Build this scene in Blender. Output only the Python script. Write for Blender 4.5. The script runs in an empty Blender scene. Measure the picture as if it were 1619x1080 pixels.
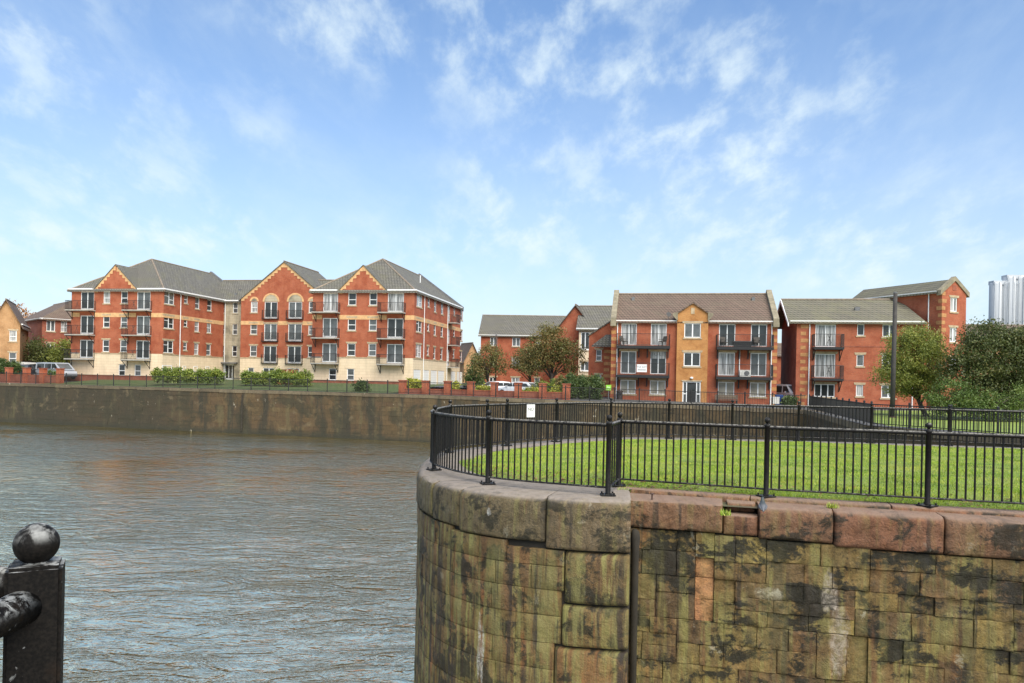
import bpy, bmesh, math, random
import numpy as np
from mathutils import Vector
random.seed(7); RNG = np.random.default_rng(11)
scene = bpy.context.scene
COL = scene.collection
R = math.radians

# ------------------------------------------------------------------ camera
W, H, F = 1619.0, 1080.0, 1200.0
YH, ROLL, EYE = 598.0, R(1.15), 1.6
cam_data = bpy.data.cameras.new('camera'); cam = bpy.data.objects.new('camera', cam_data); COL.objects.link(cam)
cam_data.sensor_width = 36; cam_data.lens = 36 * F / W; cam_data.shift_y = (YH - H / 2) / W
cam_data.clip_start = 0.05; cam_data.clip_end = 5000
from mathutils import Matrix
cam.matrix_world = Matrix.Translation((0, 0, EYE)) @ Matrix.Rotation(R(90), 4, 'X') @ Matrix.Rotation(ROLL, 4, 'Z')
scene.camera = cam

# ------------------------------------------------------------------ world, sun, exposure
SUN_EL, SUN_AZ = R(48), R(152)          # azimuth clockwise from +Y: behind the camera, a little to the right
world = bpy.data.worlds.new('World'); scene.world = world; world.use_nodes = True
wn = world.node_tree; wn.nodes.clear()
def wnode(t, **k):
    n = wn.nodes.new(t)
    for a, b in k.items(): setattr(n, a, b)
    return n
def wmath(op, a, b=None, clamp=False):
    n = wnode('ShaderNodeMath', operation=op, use_clamp=clamp)
    for i, v in enumerate((a, b)):
        if v is None: continue
        if isinstance(v, (int, float)): n.inputs[i].default_value = v
        else: wn.links.new(v, n.inputs[i])
    return n.outputs[0]
def wmix(f, a, b):
    n = wnode('ShaderNodeMix', data_type='RGBA')
    for i, v in ((0, f), (6, a), (7, b)):
        if isinstance(v, (int, float)): n.inputs[i].default_value = v
        elif isinstance(v, tuple): n.inputs[i].default_value = (*v, 1)
        else: wn.links.new(v, n.inputs[i])
    return n.outputs[2]
sky = wnode('ShaderNodeTexSky', sky_type='NISHITA', sun_disc=False, sun_elevation=SUN_EL, sun_rotation=SUN_AZ)
sky.air_density = 1.0; sky.dust_density = 0.3; sky.ozone_density = 2.0
tc = wnode('ShaderNodeTexCoord'); sep = wnode('ShaderNodeSeparateXYZ'); wn.links.new(tc.outputs['Generated'], sep.inputs[0])
zc = wmath('MAXIMUM', sep.outputs[2], 0.0)
den = wmath('ADD', zc, 0.40)
cmb = wnode('ShaderNodeCombineXYZ')
wn.links.new(wmath('DIVIDE', sep.outputs[0], den), cmb.inputs[0]); wn.links.new(wmath('DIVIDE', sep.outputs[1], den), cmb.inputs[1])
def wnoise(scale, detail, rough, rot, sc, dist=0.0, loc=(0, 0, 0)):
    m = wnode('ShaderNodeMapping'); m.inputs['Rotation'].default_value = (0, 0, R(rot)); m.inputs['Scale'].default_value = sc; m.inputs['Location'].default_value = loc
    wn.links.new(cmb.outputs[0], m.inputs[0])
    n = wnode('ShaderNodeTexNoise'); wn.links.new(m.outputs[0], n.inputs['Vector'])
    n.inputs['Scale'].default_value = scale; n.inputs['Detail'].default_value = detail
    n.inputs['Roughness'].default_value = rough; n.inputs['Distortion'].default_value = dist
    return n.outputs['Fac']
def wrange(v, a, b, c=0.0, d=1.0):
    n = wnode('ShaderNodeMapRange', interpolation_type='SMOOTHSTEP')
    wn.links.new(v, n.inputs[0])
    for i, q in enumerate((a, b, c, d)): n.inputs[i + 1].default_value = q
    return n.outputs[0]
CLOUD_AT = (1.27, 1.28, 0.0)
puffs = wrange(wnoise(10.5, 9, 0.60, 35, (1.0, 0.62, 1), 0.12), 0.41, 0.74)
banks = wrange(wnoise(1.5, 3, 0.5, 20, (1, 1, 1), 0.0, CLOUD_AT), 0.38, 0.60)
veil = wrange(wnoise(3.2, 8, 0.62, -30, (1.0, 0.5, 1), 0.5), 0.35, 0.85)
cl = wmath('ADD', wmath('MULTIPLY', puffs, wmath('ADD', wmath('MULTIPLY', banks, 0.86), 0.10)), wmath('MULTIPLY', veil, 0.30), True)
hazef = wmath('POWER', wmath('SUBTRACT', 1.0, zc), 3.3)
skym = wnode('ShaderNodeMix', data_type='RGBA', blend_type='MULTIPLY'); skym.inputs[0].default_value = 1.0; wn.links.new(sky.outputs[0], skym.inputs[6]); skym.inputs[7].default_value = (0.84, 1.36, 1.76, 1); skyc = skym.outputs[2]
c1 = wmix(wmath('MULTIPLY', hazef, 0.93), skyc, (7.4, 8.0, 8.4))
c2 = wmix(wmath('MULTIPLY', cl, 0.85), c1, (7.5, 8.7, 9.2))
bg = wnode('ShaderNodeBackground'); bg.inputs['Strength'].default_value = 0.054
wout = wnode('ShaderNodeOutputWorld'); wn.links.new(c2, bg.inputs[0]); wn.links.new(bg.outputs[0], wout.inputs[0])
sd = bpy.data.lights.new('sun', 'SUN'); sun = bpy.data.objects.new('sun', sd); COL.objects.link(sun)
sd.energy = 2.9; sd.angle = R(60); sd.color = (1, 0.925, 0.80)
sdir = Vector((math.sin(SUN_AZ) * math.cos(SUN_EL), math.cos(SUN_AZ) * math.cos(SUN_EL), math.sin(SUN_EL)))
sun.rotation_euler = sdir.to_track_quat('Z', 'Y').to_euler(); sun.location = (0, -20, 60)
scene.view_settings.view_transform = 'Standard'; scene.view_settings.look = 'None'
scene.view_settings.gamma = 1.0; scene.view_settings.exposure = 1.10
scene.render.engine = 'CYCLES'
scene.cycles.max_bounces = 5; scene.cycles.transparent_max_bounces = 6

# ------------------------------------------------------------------ photo pixels to directions
def ray(x, y):
    du, dv = x - (W - 1) / 2 - 0.5, y - YH
    a = du * math.cos(ROLL) + dv * math.sin(ROLL); b = -du * math.sin(ROLL) + dv * math.cos(ROLL)
    return Vector((a / F, 1.0, -b / F))
CAM = Vector((0, 0, EYE))
def on_ground(x, y, z=0.0):
    d = ray(x, y); t = (z - EYE) / d.z; return CAM + d * t
def at_depth(x, y, D): return CAM + ray(x, y) * D
def col_on_line(x, p, q, y=600):
    """where the vertical plane through pixel column x meets the plan line p-q"""
    d = ray(x, y); (px, py), (qx, qy) = p, q
    ex, ey = qx - px, qy - py
    t = (px * ey - py * ex) / (d.x * ey - d.y * ex)
    return Vector((d.x * t, d.y * t, 0))

class Frame:
    def __init__(s, ox, oy, z, deg):
        s.o = Vector((ox, oy, z)); s.a = R(deg); s.c, s.s = math.cos(s.a), math.sin(s.a)
    def loc(s, p):
        d = p - s.o; return Vector((d.x * s.c + d.y * s.s, -d.x * s.s + d.y * s.c, d.z))
    def dirl(s, d): return Vector((d.x * s.c + d.y * s.s, -d.x * s.s + d.y * s.c, d.z))
    def hit_v(s, x, y, v0):
        o, d = s.loc(CAM), s.dirl(ray(x, y)); t = (v0 - o.y) / d.y; p = o + d * t; return p.x, p.z
    def hit_u(s, x, y, u0):
        o, d = s.loc(CAM), s.dirl(ray(x, y)); t = (u0 - o.x) / d.x; p = o + d * t; return p.y, p.z

# ------------------------------------------------------------------ mesh helpers
class MB:
    def __init__(s): s.v = []; s.f = []
    def add(s, vs, fs):
        n = len(s.v); s.v += [tuple(p) for p in vs]; s.f += [tuple(i + n for i in f) for f in fs]; return s
    def quad(s, a, b, c, d): return s.add([a, b, c, d], [(0, 1, 2, 3)])
    def poly(s, pts): return s.add(pts, [tuple(range(len(pts)))])
    def hexa(s, p):   # 8 points: bottom 4, top 4
        return s.add(p, [(3, 2, 1, 0), (4, 5, 6, 7), (0, 1, 5, 4), (1, 2, 6, 5), (2, 3, 7, 6), (3, 0, 4, 7)])
    def box(s, x0, x1, y0, y1, z0, z1):
        return s.hexa([(x0, y0, z0), (x1, y0, z0), (x1, y1, z0), (x0, y1, z0), (x0, y0, z1), (x1, y0, z1), (x1, y1, z1), (x0, y1, z1)])
    def prism(s, pts, off):   # polygon extruded by vector
        n = len(pts); off = Vector(off); q = [Vector(p) + off for p in pts]
        return s.add(list(pts) + q, [tuple(range(n)), tuple(reversed(range(n, 2 * n)))] + [(i, (i + 1) % n, n + (i + 1) % n, n + i) for i in range(n)])
    def tube(s, pts, rad, n=8, cap=True, sx=1.0):
        pts = [Vector(p) for p in pts]; k = len(pts)
        rad = rad if isinstance(rad, (list, tuple)) else [rad] * k
        rings = []; up0 = None
        for i, p in enumerate(pts):
            t = (pts[min(i + 1, k - 1)] - pts[max(i - 1, 0)]).normalized()
            up = Vector((0, 0, 1)) if abs(t.z) < 0.9 else Vector((0, 1, 0))
            if up0 is not None and abs(up0.dot(t)) < 0.95: up = up0
            a = t.cross(up).normalized(); b = a.cross(t).normalized(); up0 = b
            rings.append([p + a * (math.cos(2 * math.pi * j / n) * rad[i] * sx) + b * (math.sin(2 * math.pi * j / n) * rad[i]) for j in range(n)])
        vs = [q for r_ in rings for q in r_]
        fs = [(i * n + j, i * n + (j + 1) % n, (i + 1) * n + (j + 1) % n, (i + 1) * n + j) for i in range(k - 1) for j in range(n)]
        if cap: fs += [tuple(reversed(range(n))), tuple(range((k - 1) * n, k * n))]
        return s.add(vs, fs)
    def lathe(s, prof, c=(0, 0, 0), n=12):
        cx, cy, cz = c; vs = []; k = len(prof)
        for r_, z in prof:
            vs += [(cx + r_ * math.cos(2 * math.pi * j / n), cy + r_ * math.sin(2 * math.pi * j / n), cz + z) for j in range(n)]
        fs = [(i * n + j, i * n + (j + 1) % n, (i + 1) * n + (j + 1) % n, (i + 1) * n + j) for i in range(k - 1) for j in range(n)]
        return s.add(vs, fs + [tuple(reversed(range(n))), tuple(range((k - 1) * n, k * n))])
    def mesh(s, name, mat, smooth=False):
        m = bpy.data.meshes.new(name); m.from_pydata([tuple(p) for p in s.v], [], s.f)
        if mat: m.materials.append(mat)
        if smooth: m.polygons.foreach_set('use_smooth', [True] * len(m.polygons))
        return m
    def build(s, name, mat, parent=None, smooth=False, **tags):
        return link(name, s.mesh(name, mat, smooth), parent, **tags)
def link(name, data, parent=None, **tags):
    o = bpy.data.objects.new(name, data); COL.objects.link(o)
    if parent: o.parent = parent
    for k, v in tags.items():
        if v is not None: o[k] = v
    return o
def thing(name, label, category, loc=(0, 0, 0), rz=0, group=None):
    o = link(name, None, label=label, category=category, group=group); o.location = loc; o.rotation_euler = (0, 0, rz); o.empty_display_size = 0.3
    return o
def smooth_by_angle(o, deg=40):
    m = o.data; m.polygons.foreach_set('use_smooth', [True] * len(m.polygons)); m.set_sharp_from_angle(angle=R(deg))

# ------------------------------------------------------------------ material helpers
class NT:
    def __init__(s, name):
        s.m = bpy.data.materials.new(name); s.m.use_nodes = True; s.t = s.m.node_tree; s.b = s.t.nodes['Principled BSDF']; s.out = s.t.nodes['Material Output']
    def n(s, t, **k):
        q = s.t.nodes.new(t)
        for a, b in k.items(): setattr(q, a, b)
        return q
    def put(s, sock, v):
        if isinstance(v, (int, float)): sock.default_value = v
        elif isinstance(v, (tuple, list)): sock.default_value = (*v, 1) if (len(v) == 3 and sock.type == 'RGBA') else v
        else: s.t.links.new(v, sock)
    def pos(s): return s.n('ShaderNodeNewGeometry').outputs['Position']
    def obj(s): return s.n('ShaderNodeTexCoord').outputs['Object']
    def rand(s): return s.n('ShaderNodeObjectInfo').outputs['Random']
    def attr(s, a): return s.n('ShaderNodeAttribute', attribute_name=a).outputs['Fac']
    def map(s, v, sc=(1, 1, 1), rot=(0, 0, 0), loc=(0, 0, 0)):
        q = s.n('ShaderNodeMapping'); s.put(q.inputs[0], v); q.inputs['Scale'].default_value = sc; q.inputs['Rotation'].default_value = rot; q.inputs['Location'].default_value = loc
        return q.outputs[0]
    def noise(s, v, scale, detail=4, rough=0.55, dist=0.0):
        q = s.n('ShaderNodeTexNoise'); s.put(q.inputs['Vector'], v)
        q.inputs['Scale'].default_value = scale; q.inputs['Detail'].default_value = detail; q.inputs['Roughness'].default_value = rough; q.inputs['Distortion'].default_value = dist
        return q.outputs['Fac']
    def rng(s, v, a, b, c=0.0, d=1.0, smooth=True):
        q = s.n('ShaderNodeMapRange', interpolation_type='SMOOTHSTEP' if smooth else 'LINEAR')
        for i, x in enumerate((v, a, b, c, d)): s.put(q.inputs[i], x)
        return q.outputs[0]
    def math(s, op, a, b=0.0, clamp=False):
        q = s.n('ShaderNodeMath', operation=op, use_clamp=clamp); s.put(q.inputs[0], a); s.put(q.inputs[1], b); return q.outputs[0]
    def mix(s, f, a, b, mode='MIX'):
        q = s.n('ShaderNodeMix', data_type='RGBA', blend_type=mode); s.put(q.inputs[0], f); s.put(q.inputs[6], a); s.put(q.inputs[7], b); return q.outputs[2]
    def ramp(s, f, stops, interp='LINEAR'):
        q = s.n('ShaderNodeValToRGB'); s.put(q.inputs[0], f); q.color_ramp.interpolation = interp
        e = q.color_ramp.elements
        while len(e) < len(stops): e.new(0.5)
        for i, (p, c) in enumerate(stops): e[i].position = p; e[i].color = (*c, 1)
        return q.outputs[0]
    def sep(s, v):
        q = s.n('ShaderNodeSeparateXYZ'); s.put(q.inputs[0], v); return q.outputs
    def comb(s, x, y, z):
        q = s.n('ShaderNodeCombineXYZ')
        for i, v in enumerate((x, y, z)): s.put(q.inputs[i], v)
        return q.outputs[0]
    def bump(s, h, strength=0.3, dist=0.02):
        q = s.n('ShaderNodeBump'); s.put(q.inputs['Height'], h); q.inputs['Strength'].default_value = strength; q.inputs['Distance'].default_value = dist
        s.t.links.new(q.outputs[0], s.b.inputs['Normal']); return q
    def set(s, color=None, rough=None, **k):
        if color is not None: s.put(s.b.inputs['Base Color'], color)
        if rough is not None: s.put(s.b.inputs['Roughness'], rough)
        for a, v in k.items(): s.put(s.b.inputs[a.replace('_', ' ')], v)
        return s.m

def flat(name, col, rough=0.6, var=0.12, scale=8, metal=0.0):
    t = NT(name); n = t.noise(t.obj(), scale, 5)
    lo = tuple(max(0, c * (1 - var)) for c in col); hi = tuple(c * (1 + var) for c in col)
    return t.set(t.ramp(n, [(0.3, lo), (0.7, hi)]), rough, Metallic=metal)
def brick_mat(name, cols, mortar, stain=0.55):
    t = NT(name); x, y, z = t.sep(t.obj())
    v = t.comb(t.math('ADD', x, y), z, 0.0)
    b = t.n('ShaderNodeTexBrick'); t.put(b.inputs['Vector'], v)
    b.inputs['Scale'].default_value = 1.0; b.inputs['Brick Width'].default_value = 0.225; b.inputs['Row Height'].default_value = 0.05
    b.inputs['Mortar Size'].default_value = 0.008; b.inputs['Bias'].default_value = 0.0
    b.inputs['Color1'].default_value = (*cols[0], 1); b.inputs['Color2'].default_value = (*cols[1], 1); b.inputs['Mortar'].default_value = (*mortar, 1)
    n1 = t.noise(v, 0.9, 6, 0.6); n2 = t.noise(t.map(v, (3.0, 0.35, 1)), 1.0, 5); n3 = t.noise(v, 9, 3)
    c = t.mix(t.rng(n1, 0.38, 0.70, 0, 0.75), b.outputs['Color'], tuple(q * 0.62 for q in cols[0]))
    c = t.mix(t.rng(n2, 0.5, 0.85, 0, stain), c, tuple(q * 0.45 for q in cols[1]))
    c = t.mix(t.rng(n3, 0.45, 0.8, 0, 0.4), c, tuple(min(1, q * 1.3 + 0.01) for q in cols[1]))
    t.bump(b.outputs['Fac'], 0.25, 0.01)
    return t.set(c, 0.85)
M = {}
M['brick'] = brick_mat('red_brick', ((0.36, 0.068, 0.024), (0.46, 0.108, 0.036)), (0.28, 0.15, 0.095))
M['brick_dark'] = brick_mat('dark_red_brick', ((0.25, 0.055, 0.027), (0.35, 0.085, 0.036)), (0.25, 0.14, 0.10))
M['brick_orange'] = brick_mat('orange_brick', ((0.44, 0.17, 0.04), (0.52, 0.235, 0.06)), (0.42, 0.25, 0.11), 0.25)
M['brick_tan'] = brick_mat('tan_brick', ((0.40, 0.20, 0.075), (0.47, 0.255, 0.11)), (0.4, 0.27, 0.15), 0.4)
M['buff'] = flat('buff_stone', (0.60, 0.36, 0.17), 0.85, 0.2, 3)
M['buff_dull'] = flat('dull_buff_stone', (0.42, 0.32, 0.20), 0.85, 0.25, 3)
def render_mat(name, base, dirt, amt, moss):
    t = NT(name); x, y, z = t.sep(t.obj()); v = t.comb(t.math('ADD', x, y), z, 0.0)
    st = t.noise(t.map(v, (1.4, 0.22, 1)), 1.2, 6, 0.6); pt = t.noise(v, 0.55, 5, 0.6)
    blk = t.n('ShaderNodeTexBrick'); t.put(blk.inputs['Vector'], v)
    blk.inputs['Scale'].default_value = 1.0; blk.inputs['Brick Width'].default_value = 0.9; blk.inputs['Row Height'].default_value = 0.32; blk.inputs['Mortar Size'].default_value = 0.012
    blk.inputs['Color1'].default_value = (1, 1, 1, 1); blk.inputs['Color2'].default_value = (0.94, 0.93, 0.92, 1); blk.inputs['Mortar'].default_value = (0.72, 0.68, 0.62, 1)
    c = t.mix(1.0, base, blk.outputs['Color'], 'MULTIPLY')
    c = t.mix(t.math('MULTIPLY', t.rng(st, 0.42, 0.72), amt), c, dirt)
    c = t.mix(t.math('MULTIPLY', t.rng(pt, 0.45, 0.7), moss), c, tuple(q * 0.45 for q in dirt))
    return t.set(c, 0.9)
M['render'] = render_mat('cream_render', (0.76, 0.61, 0.42), (0.5, 0.4, 0.26), 0.45, 0.10)
M['render_grey'] = render_mat('weathered_render', (0.44, 0.39, 0.28), (0.20, 0.18, 0.13), 0.7, 0.75)
def roof_mat(name, c1, c2, row=0.3, wid=0.33, moss=(0.16, 0.15, 0.07), mamt=0.35):
    t = NT(name); x, y, z = t.sep(t.obj()); v = t.comb(t.math('ADD', x, y), t.math('MULTIPLY', z, 1.65), 0.0)
    b = t.n('ShaderNodeTexBrick'); t.put(b.inputs['Vector'], v)
    b.inputs['Scale'].default_value = 1.0; b.inputs['Brick Width'].default_value = wid; b.inputs['Row Height'].default_value = row * 1.2; b.inputs['Mortar Size'].default_value = 0.05; b.inputs['Mortar Smooth'].default_value = 0.6
    b.inputs['Color1'].default_value = (*c1, 1); b.inputs['Color2'].default_value = (*c2, 1); b.inputs['Mortar'].default_value = (*[q * 0.35 for q in c1], 1)
    n = t.noise(v, 0.6, 6, 0.62); n2 = t.noise(t.map(v, (2.2, 0.3, 1)), 1.0, 4)
    c = t.mix(t.rng(n, 0.42, 0.75, 0, mamt), b.outputs['Color'], moss)
    c = t.mix(t.rng(n2, 0.5, 0.8, 0, 0.35), c, tuple(q * 1.35 for q in c2))
    t.bump(b.outputs['Fac'], 0.5, 0.03)
    return t.set(c, 0.75)
M['roof_grey'] = roof_mat('grey_roof_tiles', (0.135, 0.125, 0.103), (0.175, 0.162, 0.133))
M['roof_brown'] = roof_mat('brown_roof_tiles', (0.155, 0.105, 0.074), (0.195, 0.13, 0.092), 0.28, 0.3, (0.17, 0.15, 0.09), 0.3)
M['roof_olive'] = roof_mat('mossy_roof_tiles', (0.15, 0.135, 0.095), (0.19, 0.172, 0.12), 0.3, 0.33, (0.2, 0.19, 0.09), 0.5)
M['coping_dull'] = flat('weathered_coping', (0.25, 0.215, 0.145), 0.9, 0.3, 2.5); M['quoin'] = flat('dull_orange_quoin', (0.43, 0.215, 0.085), 0.9, 0.2, 4)
M['ridge'] = flat('ridge_tile', (0.24, 0.19, 0.14), 0.8, 0.25, 4)
M['white'] = flat('white_upvc', (0.80, 0.80, 0.78), 0.35, 0.06, 3)
M['offwhite'] = flat('weathered_white_paint', (0.68, 0.66, 0.60), 0.5, 0.12, 2)
M['lead'] = flat('grey_lead', (0.14, 0.14, 0.14), 0.6, 0.2, 3)
def glass_mat(name, col, rough=0.06, curtain=None):
    t = NT(name); p = t.obj(); n = t.noise(p, 1.3, 3)
    c = t.ramp(n, [(0.35, tuple(q * 0.6 for q in col)), (0.65, col)])
    if curtain:
        s1 = t.noise(t.map(p, (9, 9, 0.4)), 1.0, 2)
        c = t.mix(t.rng(s1, 0.4, 0.6), c, curtain)
    return t.set(c, rough, IOR=1.5)
M['glass_dark'] = glass_mat('dark_window_glass', (0.045, 0.05, 0.05))
M['glass_mid'] = glass_mat('grey_window_glass', (0.13, 0.14, 0.14))
M['glass_curtain'] = glass_mat('curtained_window_glass', (0.22, 0.22, 0.21), 0.12, (0.48, 0.47, 0.45))
M['glass_blind'] = glass_mat('blind_behind_glass', (0.40, 0.36, 0.28), 0.15)
M['iron'] = flat('black_painted_iron', (0.012, 0.012, 0.012), 0.55, 0.4, 10)
M['brown_iron'] = flat('dark_brown_steel', (0.035, 0.025, 0.022), 0.5, 0.3, 6)
M['concrete'] = flat('concrete', (0.33, 0.31, 0.27), 0.85, 0.18, 3)
def worn_iron(name='chipped_black_paint', lo=0.50, hi=0.62, cov=0.36):
    t = NT(name); p = t.pos(); nrm = t.sep(t.n('ShaderNodeNewGeometry').outputs['Normal'])[2]
    n = t.noise(p, 26, 8, 0.7, 0.6); n2 = t.noise(p, 5, 4); n3 = t.noise(p, 90, 3)
    wear = t.math('MULTIPLY', t.rng(n, lo, hi), t.rng(nrm, 0.1, 0.85, 0.03, 1.0))
    wear = t.math('MULTIPLY', wear, t.rng(n2, cov, cov + 0.2))
    c = t.mix(t.rng(n3, 0.4, 0.7), (0.008, 0.008, 0.008), (0.02, 0.017, 0.015))
    c = t.mix(t.math('MULTIPLY', wear, 0.75), c, (0.30, 0.28, 0.24))
    t.bump(t.math('SUBTRACT', t.math('MULTIPLY', n3, 0.4), wear), 0.35, 0.003)
    return t.set(c, t.rng(n2, 0.3, 0.7, 0.42, 0.65), Specular_IOR_Level=0.22)
M['worn_iron'] = worn_iron(); M['worn_rail'] = worn_iron('flaking_rail_paint', 0.42, 0.54, 0.22)
def flaking_iron():
    t = NT('flaking_black_paint'); p = t.obj(); nrm = t.sep(t.n('ShaderNodeNewGeometry').outputs['Normal'])[2]
    n = t.noise(t.map(p, (1, 1, 1)), 42, 10, 0.72, 0.5); n2 = t.noise(p, 16, 5, 0.6); n3 = t.noise(p, 160, 4, 0.6)
    up = t.rng(nrm, 0.0, 0.7, 0.0, 1.0)
    wear = t.math('MULTIPLY', t.math('MULTIPLY', t.rng(n, 0.43, 0.56), t.rng(n2, 0.37, 0.57)), up)
    chips = t.rng(t.noise(p, 36, 6, 0.65, 1.0), 0.655, 0.685)
    wear = t.math('MAXIMUM', wear, t.math('MULTIPLY', chips, 0.5))
    c = t.mix(t.rng(n3, 0.35, 0.7), (0.006, 0.0055, 0.005), (0.014, 0.012, 0.010))
    c = t.mix(t.rng(n2, 0.55, 0.75, 0, 0.5), c, (0.03, 0.019, 0.012))
    c = t.mix(t.math('MULTIPLY', wear, 0.9), c, (0.36, 0.36, 0.34))
    h = t.math('ADD', t.math('MULTIPLY', n3, 0.35), t.math('SUBTRACT', t.math('MULTIPLY', n2, 0.9), t.math('MULTIPLY', wear, 0.5)))
    t.bump(h, 0.5, 0.0025)
    return t.set(c, t.rng(n, 0.3, 0.7, 0.45, 0.75), Specular_IOR_Level=0.10)
M['flaking_iron'] = flaking_iron()

# near stonework: algae, moss, lichen and rust with shapes of their own, running down the wall
def stone_mat(name, tones, algae=0.8, moss=0.9, pale=0.5, rust=0.5, along=(1, 0), grain=1.0, spots=(), streak=0.0, top=None):
    t = NT(name); p = t.pos(); x, y, z = t.sep(p)
    s = t.math('ADD', t.math('MULTIPLY', x, along[0]), t.math('MULTIPLY', y, along[1]))
    v = t.comb(s, z, 0.0)
    r_ = t.rand()
    k = len(tones)
    c = t.ramp(r_, [(i / (k - 1), q) for i, q in enumerate(tones)])
    fine = t.noise(p, 38 * grain, 6, 0.7); med = t.noise(p, 7 * grain, 6, 0.62, 0.4); big = t.noise(v, 1.1, 5, 0.6)
    c = t.mix(t.rng(fine, 0.35, 0.7, 0, 0.6), c, t.mix(1.0, c, (1.75, 1.6, 1.45), 'MULTIPLY'))
    c = t.mix(t.rng(med, 0.45, 0.75, 0, 0.65), c, t.mix(1.0, c, (0.4, 0.38, 0.36), 'MULTIPLY'))
    mott = t.noise(v, 8.5, 10, 0.76, 0.8)
    c = t.mix(t.rng(mott, 0.50, 0.66, 0, 0.8), c, t.mix(1.0, c, (0.36, 0.34, 0.33), 'MULTIPLY'))
    c = t.mix(t.rng(mott, 0.46, 0.32, 0, 0.7), c, t.mix(1.0, c, (1.7, 1.62, 1.45), 'MULTIPLY'))
    rs = t.noise(t.map(v, (2.3, 0.35, 1), loc=(3.7, 1.1, 0)), 1.6, 5, 0.6)
    c = t.mix(t.math('MULTIPLY', t.rng(rs, 0.56, 0.68), rust), c, (0.26, 0.095, 0.03))
    al = t.noise(t.map(v, (5.0, 0.28, 1)), 1.5, 6, 0.62)
    al2 = t.math('MULTIPLY', t.rng(al, 0.47, 0.60), t.rng(big, 0.36, 0.55))
    c = t.mix(t.math('MULTIPLY', al2, algae), c, t.mix(fine, (0.17, 0.155, 0.045), (0.34, 0.315, 0.10)))
    mo = t.noise(t.map(v, (1.0, 1.6, 1), loc=(9.2, 4.4, 0)), 1.35, 9, 0.66, 0.5)
    mo = t.math('ADD', mo, t.math('MULTIPLY', t.math('SUBTRACT', mott, 0.5), 0.34))
    c = t.mix(t.math('MULTIPLY', t.rng(mo, 0.50, 0.575), moss), c, t.mix(fine, (0.005, 0.005, 0.003), (0.024, 0.022, 0.009)))
    ds = t.noise(t.map(v, (4.2, 0.22, 1), loc=(1.2, 7.7, 0)), 1.4, 5, 0.6)
    c = t.mix(t.math('MULTIPLY', t.rng(ds, 0.56, 0.66), moss * 0.75), c, (0.022, 0.019, 0.014))
    if streak:   # long runs of green, black and rust below the coping joints
        low = t.rng(z, -1.0, -0.5, 1.0, 0.12); brk = t.noise(v, 3.2, 8, 0.72, 0.6)
        br = t.math('MULTIPLY', low, t.rng(brk, 0.33, 0.52, 0.25, 1.0))
        k1 = t.noise(t.map(v, (2.6, 0.11, 1), loc=(2.2, 0.3, 0)), 1.6, 7, 0.62)
        c = t.mix(t.math('MULTIPLY', t.math('MULTIPLY', t.rng(k1, 0.48, 0.60), br), 0.75 * streak), c, t.mix(fine, (0.15, 0.135, 0.04), (0.29, 0.265, 0.095)))
        k2 = t.noise(t.map(v, (3.0, 0.13, 1), loc=(7.1, 5.3, 0)), 1.7, 8, 0.64)
        c = t.mix(t.math('MULTIPLY', t.math('MULTIPLY', t.rng(k2, 0.50, 0.60), br), 0.9 * streak), c, t.mix(med, (0.014, 0.012, 0.009), (0.055, 0.036, 0.024)))
        k3 = t.noise(t.map(v, (2.2, 0.14, 1), loc=(4.4, 9.3, 0)), 1.4, 7, 0.64)
        c = t.mix(t.math('MULTIPLY', t.math('MULTIPLY', t.rng(k3, 0.60, 0.68), br), 0.8 * streak), c, t.mix(med, (0.13, 0.05, 0.018), (0.27, 0.12, 0.045)))
    li = t.noise(t.map(v, (1.5, 1.0, 1), loc=(5.5, 2.2, 0)), 1.9, 10, 0.7, 0.3)
    c = t.mix(t.math('MULTIPLY', t.rng(li, 0.615, 0.66), pale), c, (0.50, 0.46, 0.33))
    for (s0, z0, ws, wz, colr) in spots:
        ax = t.math('DIVIDE', t.math('SUBTRACT', s, s0), ws); az = t.math('DIVIDE', t.math('SUBTRACT', z, z0), wz)
        d = t.math('ADD', t.math('MULTIPLY', ax, ax), t.math('MULTIPLY', az, az))
        edge = t.math('ADD', d, t.math('MULTIPLY', t.math('SUBTRACT', t.noise(t.map(v, (2.4, 0.8, 1)), 5.0, 7, 0.7), 0.5), 3.4))
        c = t.mix(t.math('MULTIPLY', t.math('MULTIPLY', t.rng(edge, 0.3, 1.1, 1.0, 0.0), t.rng(mott, 0.40, 0.56, 1.0, 0.25)), 0.72), c, colr)
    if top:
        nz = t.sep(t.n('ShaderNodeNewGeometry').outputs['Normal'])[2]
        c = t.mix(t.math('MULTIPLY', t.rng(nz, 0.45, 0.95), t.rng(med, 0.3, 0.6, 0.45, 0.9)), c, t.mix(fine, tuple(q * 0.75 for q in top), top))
    hgt = t.math('ADD', t.math('MULTIPLY', fine, 0.6), t.math('ADD', t.math('MULTIPLY', med, 1.0), t.math('MULTIPLY', mott, 0.9)))
    t.bump(hgt, 0.8, 0.035)
    return t.set(c, t.rng(med, 0.3, 0.7, 0.62, 0.95))
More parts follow.
